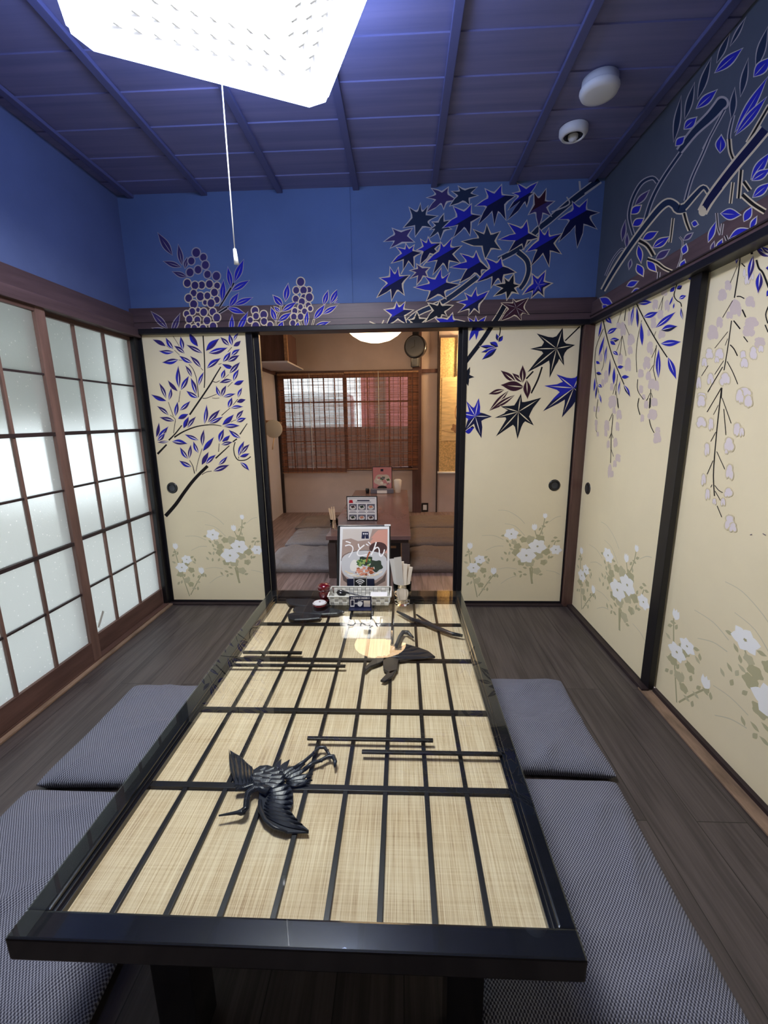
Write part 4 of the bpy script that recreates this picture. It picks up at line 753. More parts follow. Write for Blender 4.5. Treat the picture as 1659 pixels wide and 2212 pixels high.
for i in range(46):
    tt = i/45; path = [(320,555),(400,548),(480,520),(560,515),(600,560),(520,570),(450,610),(430,690),(425,760),(385,790)]
    k = tt*(len(path)-1.01); a = path[int(k)]; c = path[int(k)+1]; f = k-int(k); x = a[0]+(c[0]-a[0])*f; y = a[1]+(c[1]-a[1])*f
    for s_ in (-18, 0, 16):
        p = on(2, z0+.0155-abs(s_)*.00008, K1[0]+(x+s_)*K1[2], K1[1]+(y+s_*.7)*K1[2]); b.lathe([(0, .0016), (.0012, .0008), (.0015, 0)], 'carved_black', p, 6)
b.build('crane_neck', tab)
b = B()
rod(b, K1, [(900,370),(1000,300),(1085,225),(1150,160),(1205,158),(1235,205),(1262,250)], [46,34,30,34,38,30,26], z0+.007)
rod(b, K1, [(1000,380),(1080,320),(1160,290),(1240,250),(1290,250),(1310,300),(1305,350)], [44,36,34,40,48,40,20], z0+.007)
for x, y in ((1100,212),(1170,292),(1230,190)): rod(b, K1, [(x-14,y),(x+14,y)], [30,30], z0+.009)
b.build('crane_legs', tab)
K2 = (400, 1240, .42194)
for nm, polys in (('crane_wing', [[(1035,425),(1080,392),(1130,366),(1190,382),(1245,402),(1280,430),(1180,437),(1100,450)]]), ('crane_wing', [[(1040,436),(1000,462),(950,480),(922,505),(918,485),(950,458),(985,428)]]), ('crane_body', [[(1015,425),(1095,440),(1085,500),(1050,520),(1015,495),(1012,450)]]), ('crane_tail', [[(1050,505),(1080,500),(1065,530),(1020,558),(1000,552),(1030,520)]])):
    b = B()
    for p in polys: fat(b, K2, p, z0, z0+.008)
    if nm == 'crane_wing' and polys[0][0][0] == 1035:
        for i, t in enumerate([(1278,431,1050,425,22),(1245,405,1050,415,22),(1200,384,1050,410,22),(1160,372,1055,405,22)]): feather(b, K2, t, z0+.006, .005)
    b.build(nm, tab)
b = B(); rod(b, K2, [(1060,400),(1085,360),(1100,320),(1115,298),(1140,300),(1168,325)], [30,22,20,22,24,8], z0+.009); b.build('crane_neck', tab)
b = B()
for P_ in ([(515,140),(560,128),(640,135),(700,148),(745,165),(700,178),(640,176),(580,172),(530,162)], [(560,178),(640,172),(740,180),(815,200),(780,212),(700,216),(640,212),(570,205),(552,190)], [(525,215),(560,207),(640,212),(700,220),(690,236),(620,243),(560,245),(530,236)]): fat(b, K2, P_, z0, z0+.012, bev=.004)
b.build('cloud_carving', tab)
b = B(); rod(b, K2, [(1085,192),(1120,210),(1160,232),(1230,252),(1310,285),(1360,305),(1420,316)], [10,18,20,22,24,22,16], z0+.008); rod(b, K2, [(1185,208),(1215,230),(1250,250),(1300,275)], [8,14,14,10], z0+.008); b.build('branch_carving', tab)
for (ax, ay, bx, by, w) in ((665,1592,936,1603,.005),(782,1622,1092,1632,.005),(500,1436,746,1440,.006),(525,1411,653,1409,.007)):
    a = on(2, ZL+.010, ax, ay); c = on(2, ZL+.010, bx, by); yy = (a.y+c.y)/2; b = B(); b.box(a.x, c.x, yy-w, yy+w, ZL+.007, ZL+.014, 'black_wood', .0012); b.build('mist_bar', tab)
# ================================================================== CUSHIONS
from mathutils import noise
def cushion(cx, cy, w, d, h, rz, m, label, group, seed, z=0.0):
    bm = bmesh.new(); uvl = bm.loops.layers.uv.new('UVMap'); n = 44; r = random.Random(seed)
    ridges = [(r.uniform(-.8, .8), r.uniform(-.8, .8), r.uniform(0, PI), r.uniform(.007, .013)) for _ in range(12)]
    def prof(u, v):
        e = max(0, (1-abs(u)**5))*max(0, (1-abs(v)**5)); hh = h*(.42+.58*e**.5)
        for (a, b_, t, k) in ridges:
            q = (u-a)*math.cos(t)+(v-b_)*math.sin(t); s_ = -(u-a)*math.sin(t)+(v-b_)*math.cos(t); hh += k*math.exp(-(q/.07)**2-(s_/.4)**2)
        return hh+.004*noise.noise(Vector((u*2.2+seed, v*2.2, 0)))*min(1, e*4)
    def pos(u, v):
        pin = .020; x = u*(w/2-pin*(1-v*v)**.8*abs(u)**6*1); y = v*(d/2-pin*(1-u*u)**.8*abs(v)**6)
        c = 1-.035*(abs(u)**8*abs(v)**8); return x*c, y*c
    top = [[None]*(n+1) for _ in range(n+1)]; bot = [[None]*(n+1) for _ in range(n+1)]
    for i in range(n+1):
        for j in range(n+1):
            u = math.sin((i/n*2-1)*PI/2*.999); v = math.sin((j/n*2-1)*PI/2*.999); x, y = pos(u, v); edge = i in (0, n) or j in (0, n)
            zt = prof(u, v) if not edge else h*.40
            top[i][j] = bm.verts.new((x, y, zt)); bot[i][j] = top[i][j] if edge else bm.verts.new((x, y, max(.0, h*.40*(1-min(1, (1-max(abs(u), abs(v)))*14)))))
    co = {}
    for i in range(n):
        for j in range(n):
            for g, q in ((top, (top[i][j], top[i+1][j], top[i+1][j+1], top[i][j+1])), (bot, (bot[i][j], bot[i][j+1], bot[i+1][j+1], bot[i+1][j]))):
                f = bm.faces.new(q); f.smooth = True
                for lp in f.loops: lp[uvl].uv = (lp.vert.co.x, lp.vert.co.y)
    me = bpy.data.meshes.new('floor_cushion'); bm.to_mesh(me); bm.free(); me.materials.append(MATS[m])
    o = bpy.data.objects.new('floor_cushion', me); S.collection.objects.link(o); o.location = (cx, cy, z); o.rotation_euler.z = rz
    return tag(o, label, 'cushion', group)
gA = 'checked floor cushions around the long table'; gB = 'plain floor cushions around the table in the far room'
cushion(-.965, 1.478, .60, .58, .066, .0, 'cushion_check', 'blue-grey checked floor cushion left of the table, the one farther from the camera', gA, 1)
cushion(-.955, .875, .63, .625, .068, .01, 'cushion_check', 'blue-grey checked floor cushion at the lower left corner of the table', gA, 2)
cushion(.455, 1.565, .58, .57, .066, -.01, 'cushion_check', 'blue-grey checked floor cushion right of the table, the one farther from the camera', gA, 3)
cushion(.437, .950, .56, .655, .068, -.03, 'cushion_check', 'blue-grey checked floor cushion at the lower right corner of the table', gA, 4)
cushion(-.87, 3.63, .62, .60, .085, .0, 'cushion_grey', 'grey floor cushion left of the far table, nearest the opening', gB, 5)
cushion(-.87, 4.37, .62, .62, .070, .03, 'cushion_grey', 'grey floor cushion left of the far table, middle of its row of three', gB, 6)
cushion(-.93, 5.05, .62, .60, .060, .0, 'cushion_brown', 'brown floor cushion left of the far table, next to the window wall', gB, 7)
cushion(.36, 3.63, .62, .60, .085, .0, 'cushion_brown', 'brown floor cushion right of the far table, nearest the opening', gB, 8)
cushion(.36, 4.33, .62, .62, .080, -.02, 'cushion_brown', 'brown floor cushion right of the far table, middle of its row of three', gB, 9)
cushion(.36, 5.00, .62, .60, .070, .0, 'cushion_brown', 'brown floor cushion right of the far table, next to the power outlet wall', gB, 10)
# ================================================================== TABLETOP THINGS
def text(body, size, loc, m, parent, name='lettering', sx=1, bold=0):
    c = bpy.data.curves.new(name, 'FONT'); c.body = body; c.size = size; c.align_x = 'CENTER'; c.align_y = 'CENTER'; c.offset = bold; c.extrude = .0001
    t = bpy.data.objects.new('tmp', c); S.collection.objects.link(t); bpy.context.view_layer.update()
    me = bpy.data.meshes.new_from_object(t.evaluated_get(bpy.context.evaluated_depsgraph_get())); bpy.data.objects.remove(t)
    me.transform(Matrix.Translation(loc) @ Matrix.Rotation(PI/2, 4, 'X') @ Matrix.Diagonal((sx, 1, 1, 1))); me.materials.clear(); me.materials.append(MATS[m])
    o = bpy.data.objects.new(name, me); S.collection.objects.link(o); o.parent = parent; o.matrix_parent_inverse = Matrix.Translation(-Vector(parent.location)); return o
K6 = (660, 1100, .15672)
YM = 2.0
ms = empty('menu_stand', (-.19, YM+.006, TZ), 'large framed menu with a noodle bowl picture standing behind the white basket', 'menu')
b = B(); x0, x1, zz = on(1, YM, 725, 1135)[0], on(1, YM, 841, 1138)[0], on(1, YM, 780, 1132)[2]
b.box(x0, x1, YM, YM+.012, TZ+.001, zz, 'metal_black', .002); b.box(x0-.006, x0+.004, YM+.004, YM+.03, TZ+.001, zz-.004, 'metal_black', .001); b.build('menu_frame', ms)
b = B(); b.box(x1-.03, x1+.001, YM-.002, YM+.004, zz-.006, zz+.003, 'gloss_white', .001); b.build('corner_clip', ms)
pb_ = B(); P = Paint([Surf(1, YM, (x0+.008, x1-.006, TZ+.002, zz-.008), pb_)]); P.at(*K6)
P.poly([(440,225),(1145,225),(1145,1300),(440,1300)], 'gloss_white'); P.poly([(480,262),(1115,262),(1115,1300),(480,1300)], 'menu_bg')
P.poly([(480,262),(900,262),(860,420),(700,440),(600,400),(480,420)], 'art_pale')
P.poly([(880,400),(930,330),(980,280),(1115,270),(1115,620),(1080,600),(1090,520),(1040,440),(960,390)], 'art_hand')
P.blob(990, 470, 120, 100, 'art_hand', 3, .05); P.blob(985, 540, 125, 88, 'art_cup', amp=0)
P.blob(795, 725, 318, 155, 'art_bowl', amp=0); P.poly([(478,720),(1112,720),(1108,840),(1060,920),(960,985),(640,985),(530,920),(490,850)], 'art_bowl')
P.line([(478,720),(500,650),(600,600),(795,572),(990,600),(1090,650),(1112,720)], 7, 'art_bowl_dark')
P.poly([(490,880),(560,960),(640,1030),(960,1030),(1050,960),(1105,880),(1090,1000),(980,1060),(620,1060),(520,990)], 'art_bowl_dark')
rn = random.Random(11)
for i in range(26): a = rn.uniform(.1, PI-.1); P.line([(795+260*math.cos(a), 850+90*math.sin(a)), (795+200*math.cos(a+.2), 880+60*math.sin(a)), (795+150*math.cos(a), 900+30*math.sin(a+.3))], 12, rn.choice(('art_noodle', 'art_noodle', 'art_egg')))
P.blob(660, 790, 58, 82, 'art_egg', 3, .06); P.blob(960, 790, 90, 80, 'art_dgreen', 5, .15); P.blob(820, 720, 110, 60, 'art_dgreen', 5, .2)
for i in range(26): P.blob(790+rn.uniform(-85, 90), 745+rn.uniform(-40, 40), 20, 16, rn.choice(('art_green', 'art_green2', 'art_green2')), 4, .2, i)
for i in range(34): P.blob(810+rn.uniform(-110, 110), 860+rn.uniform(-45, 55), 24, 17, rn.choice(('art_salmon', 'art_salmon', 'art_egg', 'art_broth')), 4, .25, i)
P.line([(872,590),(845,650),(825,740)], 26, 'art_broth', 16)
P.poly([(752,304),(846,304),(852,404),(806,404),(800,350),(794,404),(748,404)], 'menu_navy')
for x in (775, 800, 825): P.blob(x, 332, 9, 9, 'paper_white', amp=0); P.line([(x+6,334),(x-2,350)], 5, 'paper_white')
W_ = 'paper_white'
P.line([(528,445),(560,452),(600,468)], 16, W_); P.line([(522,508),(580,495),(625,520),(632,570),(600,640),(578,672)], 18, W_, 12)       # u
P.line([(706,478),(716,520),(738,555)], 17, W_); P.line([(792,495),(730,550),(698,600),(712,642),(770,645),(832,632)], 18, W_)        # do
P.line([(815,480),(850,505)], 14, W_); P.line([(842,450),(882,488)], 14, W_)
P.line([(958,452),(925,560),(888,640)], 19, W_); P.line([(892,632),(930,560),(975,530),(1000,560),(1005,630),(1030,655),(1062,610),(1075,560)], 17, W_)       # n
pb_.build('menu_sheet', ms)
ms.rotation_euler.x = -math.radians(19); ms.scale = (1.02, 1, .955)      # the stand leans back
# wi-fi sign leaning on the menu
yw = YM-.014
ws = empty('wifi_sign', (-.2, yw, TZ), 'small black wireless internet sign in front of the noodle menu', 'sign')
def rect(o_, x0_, y0_, x1_, y1_, Y): a = on(1, Y, o_[0]+x0_*o_[2], o_[1]+y0_*o_[2]); c = on(1, Y, o_[0]+x1_*o_[2], o_[1]+y1_*o_[2]); return a.x, c.x, c.z, a.z
xa, xb, za, zb_ = rect(K6, 568, 950, 950, 1085, yw); b = B(); b.box(xa, xb, yw, yw+.008, TZ+.001, zb_-.004, 'menu_navy', .006); b.build('holder', ws)
sb = B(); xc, xd, zc, zd = rect(K6, 660, 942, 850, 1110, yw-.003); sb.box(xc, xd, yw-.003, yw-.0005, TZ+.004, zd, 'metal_black', .001)
P = Paint([Surf(1, yw-.0032, (xc-.01, xd+.01, TZ, zd+.01), sb)]); P.at(*K6)
P.line([(668,950),(842,950)], 5, W_); P.line([(668,950),(668,1110)], 5, W_); P.line([(842,950),(842,1110)], 5, W_)
for r_ in (28, 52, 76): P.line([(753+r_*math.sin(a)*1.0, 1052-r_*math.cos(a)*1.05) for a in [-.85+.17*i for i in range(11)]], 14, W_)
P.blob(753, 1054, 12, 11, W_, amp=0); sb.build('sign_face', ws)
text('FREE Wi-Fi', .0085, ((xc+xd)/2, yw-.0036, rect(K6, 0, 0, 753, 1081, yw)[2]), 'paper_white', ws, bold=.0002)
# woven basket
bk = empty('basket', (-.197, 1.89, TZ), 'white woven plastic basket tray on the glass table', 'basket')
bx0, bx1, by0, by1, bz0, bz1 = -.340, -.052, 1.832, 1.952, TZ+.001, TZ+.046
b = B()
def weave(pA, pB, nx, nz, lean, inward=False):
    pA, pB = Vector(pA), Vector(pB); d = (pB-pA); nrm = Vector((d.y, -d.x, 0)).normalized()
    for i in range(nx):
        for j in range(nz):
            ph = (i+j) % 2; off = (.0016 if ph else 0)
            def q(s_, t_): return pA+d*s_+nrm*(lean*t_+off)+Vector((0, 0, (bz1-bz0)*t_))
            m_ = 'weave_white' if ph else 'weave_grey'; s0, s1, t0, t1 = i/nx, (i+1)/nx, j/nz, (j+1)/nz; g = .04/nx
            a_ = [q(s0+g, t0+.02), q(s1-g, t0+.02), q(s1-g, t1-.02), q(s0+g, t1-.02)]; c_ = [p-nrm*.0022 for p in a_]
            b.mesh(a_+c_, [(0,1,2,3), (7,6,5,4), (0,4,5,1), (1,5,6,2), (2,6,7,3), (3,7,4,0)], m_)
weave((bx0+.010, by0+.006, bz0), (bx1-.010, by0+.006, bz0), 14, 3, .006); weave((bx1-.010, by1-.006, bz0), (bx0+.010, by1-.006, bz0), 14, 3, .006)
weave((bx1-.010, by0+.006, bz0), (bx1-.010, by1-.006, bz0), 6, 3, .010); weave((bx0+.010, by1-.006, bz0), (bx0+.010, by0+.006, bz0), 6, 3, .010)
b.build('basket_wall', bk)
b = B(); b.box(bx0+.011, bx1-.011, by0+.007, by1-.007, bz0, bz0+.002, 'weave_grey'); b.build('basket_base', bk)
b = B()
for p, q_ in (((bx0,by0),(bx1,by0)),((bx1,by0),(bx1,by1)),((bx1,by1),(bx0,by1)),((bx0,by1),(bx0,by0))): b.tube([(p[0],p[1],bz1),(q_[0],q_[1],bz1)], .0032, 'weave_white', 8)
b.build('basket_rim', bk)
sp = empty('ladle', (-.27, 1.89, bz0+.003), 'black ladle lying in the white woven basket', 'ladle')
b = B(); M_ = Matrix.Translation((-.285, 1.895, TZ+.040)) @ Matrix.Rotation(.25, 4, 'Y'); b.lathe([(0, .010), (.012, .0095), (.021, .004), (.024, -.004), (.018, -.012), (0, -.016)], 'metal_black', n=24, M=M_); b.build('ladle_bowl', sp)
b = B(); b.tube([(-.268, 1.893, TZ+.042), (-.24, 1.888, TZ+.038), (-.19, 1.88, TZ+.028), (-.12, 1.872, TZ+.018)], [.008, .006, .005, .004], 'metal_black', 8, .6); b.build('ladle_handle', sp)
b = B(); b.box(-.15, -.07, 1.87, 1.935, bz0+.003, bz0+.026, 'paper_white', .002); b.build('paper_pad', label='white paper pad inside the woven basket', cat='paper')
# mobile order sign
yo = 1.812
mo = empty('order_sign', (-.19, yo, TZ), 'small navy mobile ordering sign leaning on the front of the basket', 'sign')
xa, xb, za, zb_ = on(1, yo, 755, 1321)[0], on(1, yo, 803, 1321)[0], TZ+.0005, on(1, yo, 780, 1288)[2]
sb = B(); sb.box(xa, xb, yo, yo+.002, za, zb_, 'menu_navy', .0005); sb.box(xa, xb, yo-.03, yo+.002, za, za+.001, 'menu_navy')
P = Paint([Surf(1, yo, (xa, xb, za, zb_), sb)]); P.at(*K6)
P.poly([(618,1245),(674,1245),(674,1345),(618,1345)], W_); P.poly([(627,1256),(665,1256),(665,1328),(627,1328)], 'menu_navy')
P.poly([(678,1292),(694,1292),(694,1280),(708,1298),(694,1316),(694,1303),(678,1303)], W_)
P.poly([(708,1288),(790,1288),(780,1322),(760,1342),(738,1342),(718,1322)], W_); P.blob(749, 1285, 32, 14, W_, 4, .1); P.line([(740,1270),(735,1255)], 5, W_); P.line([(755,1262),(795,1257)], 5, W_)
P.poly([(802,1258),(890,1258),(890,1345),(802,1345)], 'art_pale')
P.line([(612,1362),(890,1362)], 4, 'art_line'); P.line([(640,1374),(870,1374)], 4, 'art_line'); P.line([(690,1385),(800,1385)], 3, 'art_line')
sb.build('sign_face', mo); text('!! MOBILE ORDER !!', .0098, ((xa+xb)/2, yo-.0004, on(1, yo, 779, 1292)[2]), 'paper_white', mo, bold=.0003)
# spice pot, round tin
sh = empty('spice_pot', (-.366, 1.89, TZ), 'dark red lacquered spice pot left of the white basket', 'pot')
b = B(); b.lathe([(0, 0), (.024, 0), (.024, .006), (.021, .012), (.021, .018), (.026, .024), (.027, .052), (.025, .058)], 'dark_red_lacquer', (-.366, 1.89, TZ+.0005)); b.build('pot_body', sh)
b = B(); b.lathe([(.028, .058), (.030, .062), (.030, .074), (.027, .080), (.016, .085), (0, .086)], 'dark_red_lacquer', (-.366, 1.89, TZ+.0005)); b.build('pot_lid', sh)
tn = empty('round_tin', (-.378, 1.832, TZ), 'small round dark red tin with a white top in front of the spice pot', 'tin')
b = B(); b.lathe([(0, 0), (.027, 0), (.033, .006), (.033, .012), (.031, .014)], 'dark_red_lacquer', (-.378, 1.832, TZ+.0005)); b.build('tin_base', tn)
b = B(); b.lathe([(.031, .014), (.033, .016), (.030, .019)], 'gloss_white', (-.378, 1.832, TZ+.0005)); b.lathe([(.028, .0185), (.024, .0195), (.004, .0198)], 'gloss_white', (-.378, 1.832, TZ+.0005)); b.lathe([(.030, .019), (.028, .0188)], 'dark_red_lacquer', (-.378, 1.832, TZ+.0005)); b.lathe([(.004, .0203), (0, .0205)], 'dark_red_lacquer', (-.378, 1.832, TZ+.0005)); b.build('tin_top', tn)
# tumbler of paper-wrapped straws
gc = (.000, 1.862, TZ+.0005)
b = B(); b.lathe([(0, 0), (.033, 0), (.0345, .004), (.0395, .06), (.0425, .105), (.0410, .105), (.038, .06), (.0325, .012), (0, .012)], 'tumbler_glass', gc, 40)
b.build('tumbler', label='clear glass tumbler holding paper-wrapped sticks, right of the white basket', cat='glass')
for i, (dx, dy, tx, h_, w_) in enumerate([(-.010,.004,-.16,.195,.026),(-.004,-.010,-.08,.205,.028),(.003,.008,-.02,.185,.018),(.008,-.006,.04,.178,.018),(.011,.006,.10,.172,.016),(.014,-.004,.16,.165,.016)]):
    M_ = Matrix.Translation((gc[0]+dx, gc[1]+dy, gc[2]+.016)) @ Matrix.Rotation(tx, 4, 'Y') @ Matrix.Rotation((-.3, .2, .1, -.2, .3, 0)[i], 4, 'Z')
    b = B(); b.box(-w_/2, w_/2, -.0022, .0022, 0, h_, 'straw_paper', .001, M=M_)
    if i < 2: b.box(-w_*.6, w_*.6, -.0030, -.0026, .05, h_+.008, 'plastic_film', M=M_)
    b.build('wrapped_stick', label=('film-wrapped stick at the left of the tumbler', 'second film-wrapped stick from the left in the tumbler', 'paper-wrapped stick in the middle of the tumbler, nearer its back', 'paper-wrapped stick in the middle of the tumbler, nearer its front', 'second paper-wrapped stick from the right in the tumbler', 'paper-wrapped stick leaning farthest right in the tumbler')[i], cat='stick', group='wrapped sticks in the glass tumbler')
# ================================================================== FAR ROOM
ZF = .352
ft = empty('far_table', (-.26, 4.3, 0), 'low brown wooden table in the room beyond the opening', 'table')
b = B(); b.box(-.592, .068, 3.22, 5.44, ZF-.032, ZF, 'far_table_top', .003); b.build('table_top', ft)
b = B(); b.box(-.575, .050, 3.25, 5.41, ZF-.065, ZF-.032, 'far_table_wood', .002); b.build('apron', ft)
for x, y in ((-.582, 3.235), (-.002, 3.235), (-.582, 5.36), (-.002, 5.36)): b = B(); b.box(x, x+.062, y, y+.062, 0, ZF-.064, 'far_table_wood', .002); b.build('leg', ft)
def small_menu(name, Y, px0, py0, px1, zbot, label, kind):
    a = on(1, Y, px0, py0); c = on(1, Y, px1, py0); o = empty(name, ((a.x+c.x)/2, Y, zbot), label, 'menu')
    b = B(); b.box(a.x, c.x, Y, Y+.012, zbot+.001, a.z, 'metal_black', .002); b.build('menu_frame', o)
    pb = B(); P = Paint([Surf(1, Y, (a.x+.008, c.x-.008, zbot+.008, a.z-.008), pb)]); W2 = px1-px0; P.at(px0, py0, W2/100)
    if kind == 0:
        P.poly([(-5,-5),(105,-5),(105,130),(-5,130)], 'paper_white'); P.poly([(10,12),(20,12),(22,22),(8,22)], 'art_red'); P.line([(35,14),(75,14)], 4, 'menu_navy'); P.line([(30,19),(80,19)], 1.6, 'art_line'); P.line([(8,7),(92,7)], 1, 'art_line')
        for r_ in range(2):
            for c_ in range(3):
                x, y = 9+c_*29, 25+r_*34; P.poly([(x,y),(x+25,y),(x+25,y+19),(x,y+19)], 'art_line'); P.blob(x+12, y+11, 10, 7, 'art_egg', amp=0); P.blob(x+12, y+9, 6, 4, ('art_cup','art_dgreen','art_salmon')[(c_+r_) % 3], 4, .2); P.line([(x+3,y+23),(x+22,y+23)], 1.5, 'art_line'); P.line([(x,y+27),(x+25,y+27)], 2, 'art_line')
    else:
        P.poly([(-5,-5),(105,-5),(105,130),(-5,130)], 'art_pink'); P.poly([(42,12),(56,12),(56,24),(42,24)], 'menu_navy'); P.blob(52, 68, 42, 30, 'art_pale', 5, .08); rr_ = random.Random(2)
        for i in range(14): P.blob(52+rr_.uniform(-28, 28), 68+rr_.uniform(-18, 18), 8, 6, rr_.choice(('art_line', 'art_egg', 'art_pink', 'art_green')), 4, .2, i)
        P.blob(50, 105, 24, 10, 'metal_black', amp=0)
    pb.build('menu_sheet', o); return o
small_menu('menu_stand', 3.74, 748, 1072, 815, ZF, 'framed white menu card with six dish photos at the near end of the far table', 0)
small_menu('menu_stand', 5.25, 804, 1008, 847, ZF, 'pinkish framed menu at the window end of the far table', 1)
b = B(); b.box(-.378, -.10, 5.16, 5.23, ZF+.001, ZF+.055, 'art_line', .003); b.box(-.30, -.18, 5.155, 5.16, ZF+.004, ZF+.04, 'paper_white'); b.build('condiment_tray', label='grey tray in front of the pinkish menu on the far table', cat='tray')
b = B(); b.lathe([(0, 0), (.022, 0), (.018, .012), (.024, .02), (.024, .05), (.020, .06), (0, .062)], 'metal_black', (-.42, 5.2, ZF+.001)); b.build('spice_pot', label='small black pot left of the grey tray on the far table', cat='pot')
b = B(); b.lathe([(0, 0), (.035, 0), (.045, .08), (.050, .15), (.030, .165), (0, .16)], 'plastic_film', (-.05, 5.24, ZF+.001), 16); b.build('plastic_bag', label='crumpled clear bag beside the pinkish menu on the far table', cat='bag')
b = B(); b.lathe([(0, 0), (.03, 0), (.034, .09), (.032, .09), (.028, .005), (0, .005)], 'tumbler_glass', (-.555, 3.42, ZF+.001)); b.build('tumbler', label='glass of wooden chopsticks at the near left corner of the far table', cat='glass')
for i in range(7):
    a = i*2.4; M_ = Matrix.Translation((-.555+.012*math.cos(a), 3.42+.012*math.sin(a), ZF+.008)) @ Matrix.Rotation(.06*math.cos(a)-.10, 4, 'Y') @ Matrix.Rotation(.08*math.sin(a), 4, 'X')
    b = B(); b.box(-.004, .004, -.003, .003, 0, .165+.01*(i % 3), 'bamboo_sticks', .0006, M=M_); b.build('chopsticks', label='pale wooden chopsticks standing in the glass on the far table', cat='chopsticks', group='chopsticks in the far glass')
dome = empty('dome_lamp', (-.26, 4.6, 2.4), 'white dome lamp glowing under the ceiling of the far room', 'lamp')
b = B(); b.lathe([(0, -.14), (.08, -.134), (.16, -.112), (.23, -.07), (.285, -.02), (.30, .01)], 'dome', (-.26, 4.6, 2.13), 40); b.build('lamp_shade', dome)
b = B(); b.lathe([(.30, .01), (.28, .04), (.12, .06), (.04, .08), (.04, .30)], 'plastic_white', (-.26, 4.6, 2.13), 24); b.build('lamp_fitting', dome)
sx = empty('storage_box', (-.08, 3.62, 0), 'black box with a tan strip under the near end of the far table', 'box')
b = B(); b.box(-.17, -.012, 3.50, 3.75, 0.001, .27, 'metal_black', .004); b.build('box_body', sx); b = B(); b.box(-.135, -.05, 3.496, 3.50, .17, .19, 'wicker'); b.box(-.135, -.10, 3.496, 3.50, .05, .17, 'wicker'); b.build('box_strip', sx)
# shell of the far room
b = B(); b.box(-1.72, -1.62, 4.15, BY+.05, 0, 2.45, 'plaster_side'); b.box(-1.72, -1.62, D+.08, 4.15, 1.76, 2.45, 'plaster_side'); b.box(-1.72, -1.62, D+.08, 2.95, 0, 1.76, 'plaster_side'); b.build('wall_far_left', label='grey plaster wall at the left of the far room', cat='wall', **ST)
b = B(); b.box(1.75, 1.85, D+.08, BY+.05, 0, 2.45, 'plaster_far'); b.build('wall_far_right', label='hidden right wall of the far room', cat='wall', **ST)
b = B(); wx0, wx1, wz0, wz1 = -1.57, .13, .60, 1.80
b.box(-1.72, wx0, BY, BY+.08, 0, 2.45, 'plaster_far'); b.box(wx1, 1.85, BY, BY+.08, 0, 2.45, 'plaster_far'); b.box(wx0, wx1, BY, BY+.08, 0, wz0, 'plaster_far'); b.box(wx0, wx1, BY, BY+.08, wz1, 2.45, 'plaster_far')
b.build('wall_far_back', label='brownish plaster wall around the far window', cat='wall', **ST)
b = B(); b.box(-1.72, 1.85, D+.05, BY+.08, 2.42, 2.50, 'far_ceiling'); b.build('ceiling', label='dim wooden ceiling of the far room', cat='ceiling', **ST)
b = B(); b.box(-1.75, 1.9, D+.06, D+.09, 1.76, 2.45, 'plaster_far'); b.box(-1.75, -1.55, D+.06, D+.09, 0, 1.76, 'plaster_far'); b.box(1.05, 1.9, D+.06, D+.09, 0, 1.76, 'plaster_far'); b.build('wall_between', label='back of the wall between the two rooms', cat='wall', **ST)
b = B(); b.box(.14, .255, BY-.05, BY+.02, 0, 2.42, 'far_pillar', .003); b.build('trim_30', label='reddish wooden pillar right of the far window', cat='post', **ST)
b = B(); b.box(-1.62, -1.585, BY-.03, BY, 0, 1.83, 'dark_trim', .002); b.build('trim_31', label='dark wooden post in the left corner of the far room', cat='post', **ST)
b = B(); b.box(-1.6, .14, BY-.022, BY, 1.80, 1.845, 'far_pillar', .002); b.box(.255, .47, BY-.022, BY, 1.80, 1.845, 'far_pillar', .002); b.build('trim_32', label='reddish rail above the far window', cat='rail', **ST)
b = B(); b.box(.455, .47, BY-.03, BY, 0, 2.42, 'dark_trim', .002); b.build('trim_33', label='thin dark post beside the hanging scroll', cat='post', **ST)
b = B(); b.box(-1.62, -1.60, 3.0, BY-.03, 1.80, 1.85, 'far_pillar', .002); b.build('trim_34', label='wooden rail along the left wall of the far room', cat='rail', **ST)
fw = empty('window_4', ((wx0+wx1)/2, BY+.04, wz0), 'sliding window with wooden bars behind the reed blinds', 'window', None, 'structure')
b = B(); b.box(wx0-.01, wx1+.01, BY-.01, BY+.07, wz0-.03, wz0+.01, 'far_pillar'); b.box(wx0-.01, wx1+.01, BY-.01, BY+.07, wz1-.04, wz1+.01, 'far_pillar')
for x in (wx0+.02, -.73, wx1-.02): b.box(x-.025, x+.025, BY+.02, BY+.05, wz0, wz1, 'far_pillar')
b.build('window_frame', fw)
b = B()
for k in range(1, 12):
    x = wx0+(wx1-wx0)*k/12; b.box(x-.007, x+.007, BY+.025, BY+.04, wz0, wz1, 'far_pillar')
b.box(wx0, wx1, BY+.025, BY+.042, 1.45, 1.47, 'far_pillar'); b.box(wx0, wx1, BY+.025, BY+.042, .95, .965, 'far_pillar'); b.build('window_bars', fw)
b = B(); b.box(wx0, wx1, BY+.05, BY+.053, wz0, wz1, 'window_glass'); b.build('pane', fw)
def reed(x0, x1, z0, z1, y, label, n, lean=0):
    b = B(); M_ = Matrix.Identity(4); b.face([(x0, y, z0), (x1, y, z0+lean), (x1, y, z1), (x0, y, z1)], 'reed_blind')
    k = int((x1-x0)/.062)
    for i in range(k+1): x = x0+.01+i*(x1-x0-.02)/k; b.box(x-.0022, x+.0022, y-.003, y+.001, z0+lean*(i/k), z1, 'dark_trim')
    b.box(x0, x1, y-.006, y+.006, z1-.02, z1, 'wicker'); b.box(x0, x1, y-.004, y+.004, z0, z0+.008, 'wicker')
    o = empty('reed_blind', ((x0+x1)/2, y, z1), label, 'blind', 'reed blinds over the far window'); b.build('blind_mat', o)
    for x in n: b = B(); b.tube([(x, y-.008, z1), (x, y-.010, z0+.05)], .0028, 'cord_white', 6); b.build('cord', o)
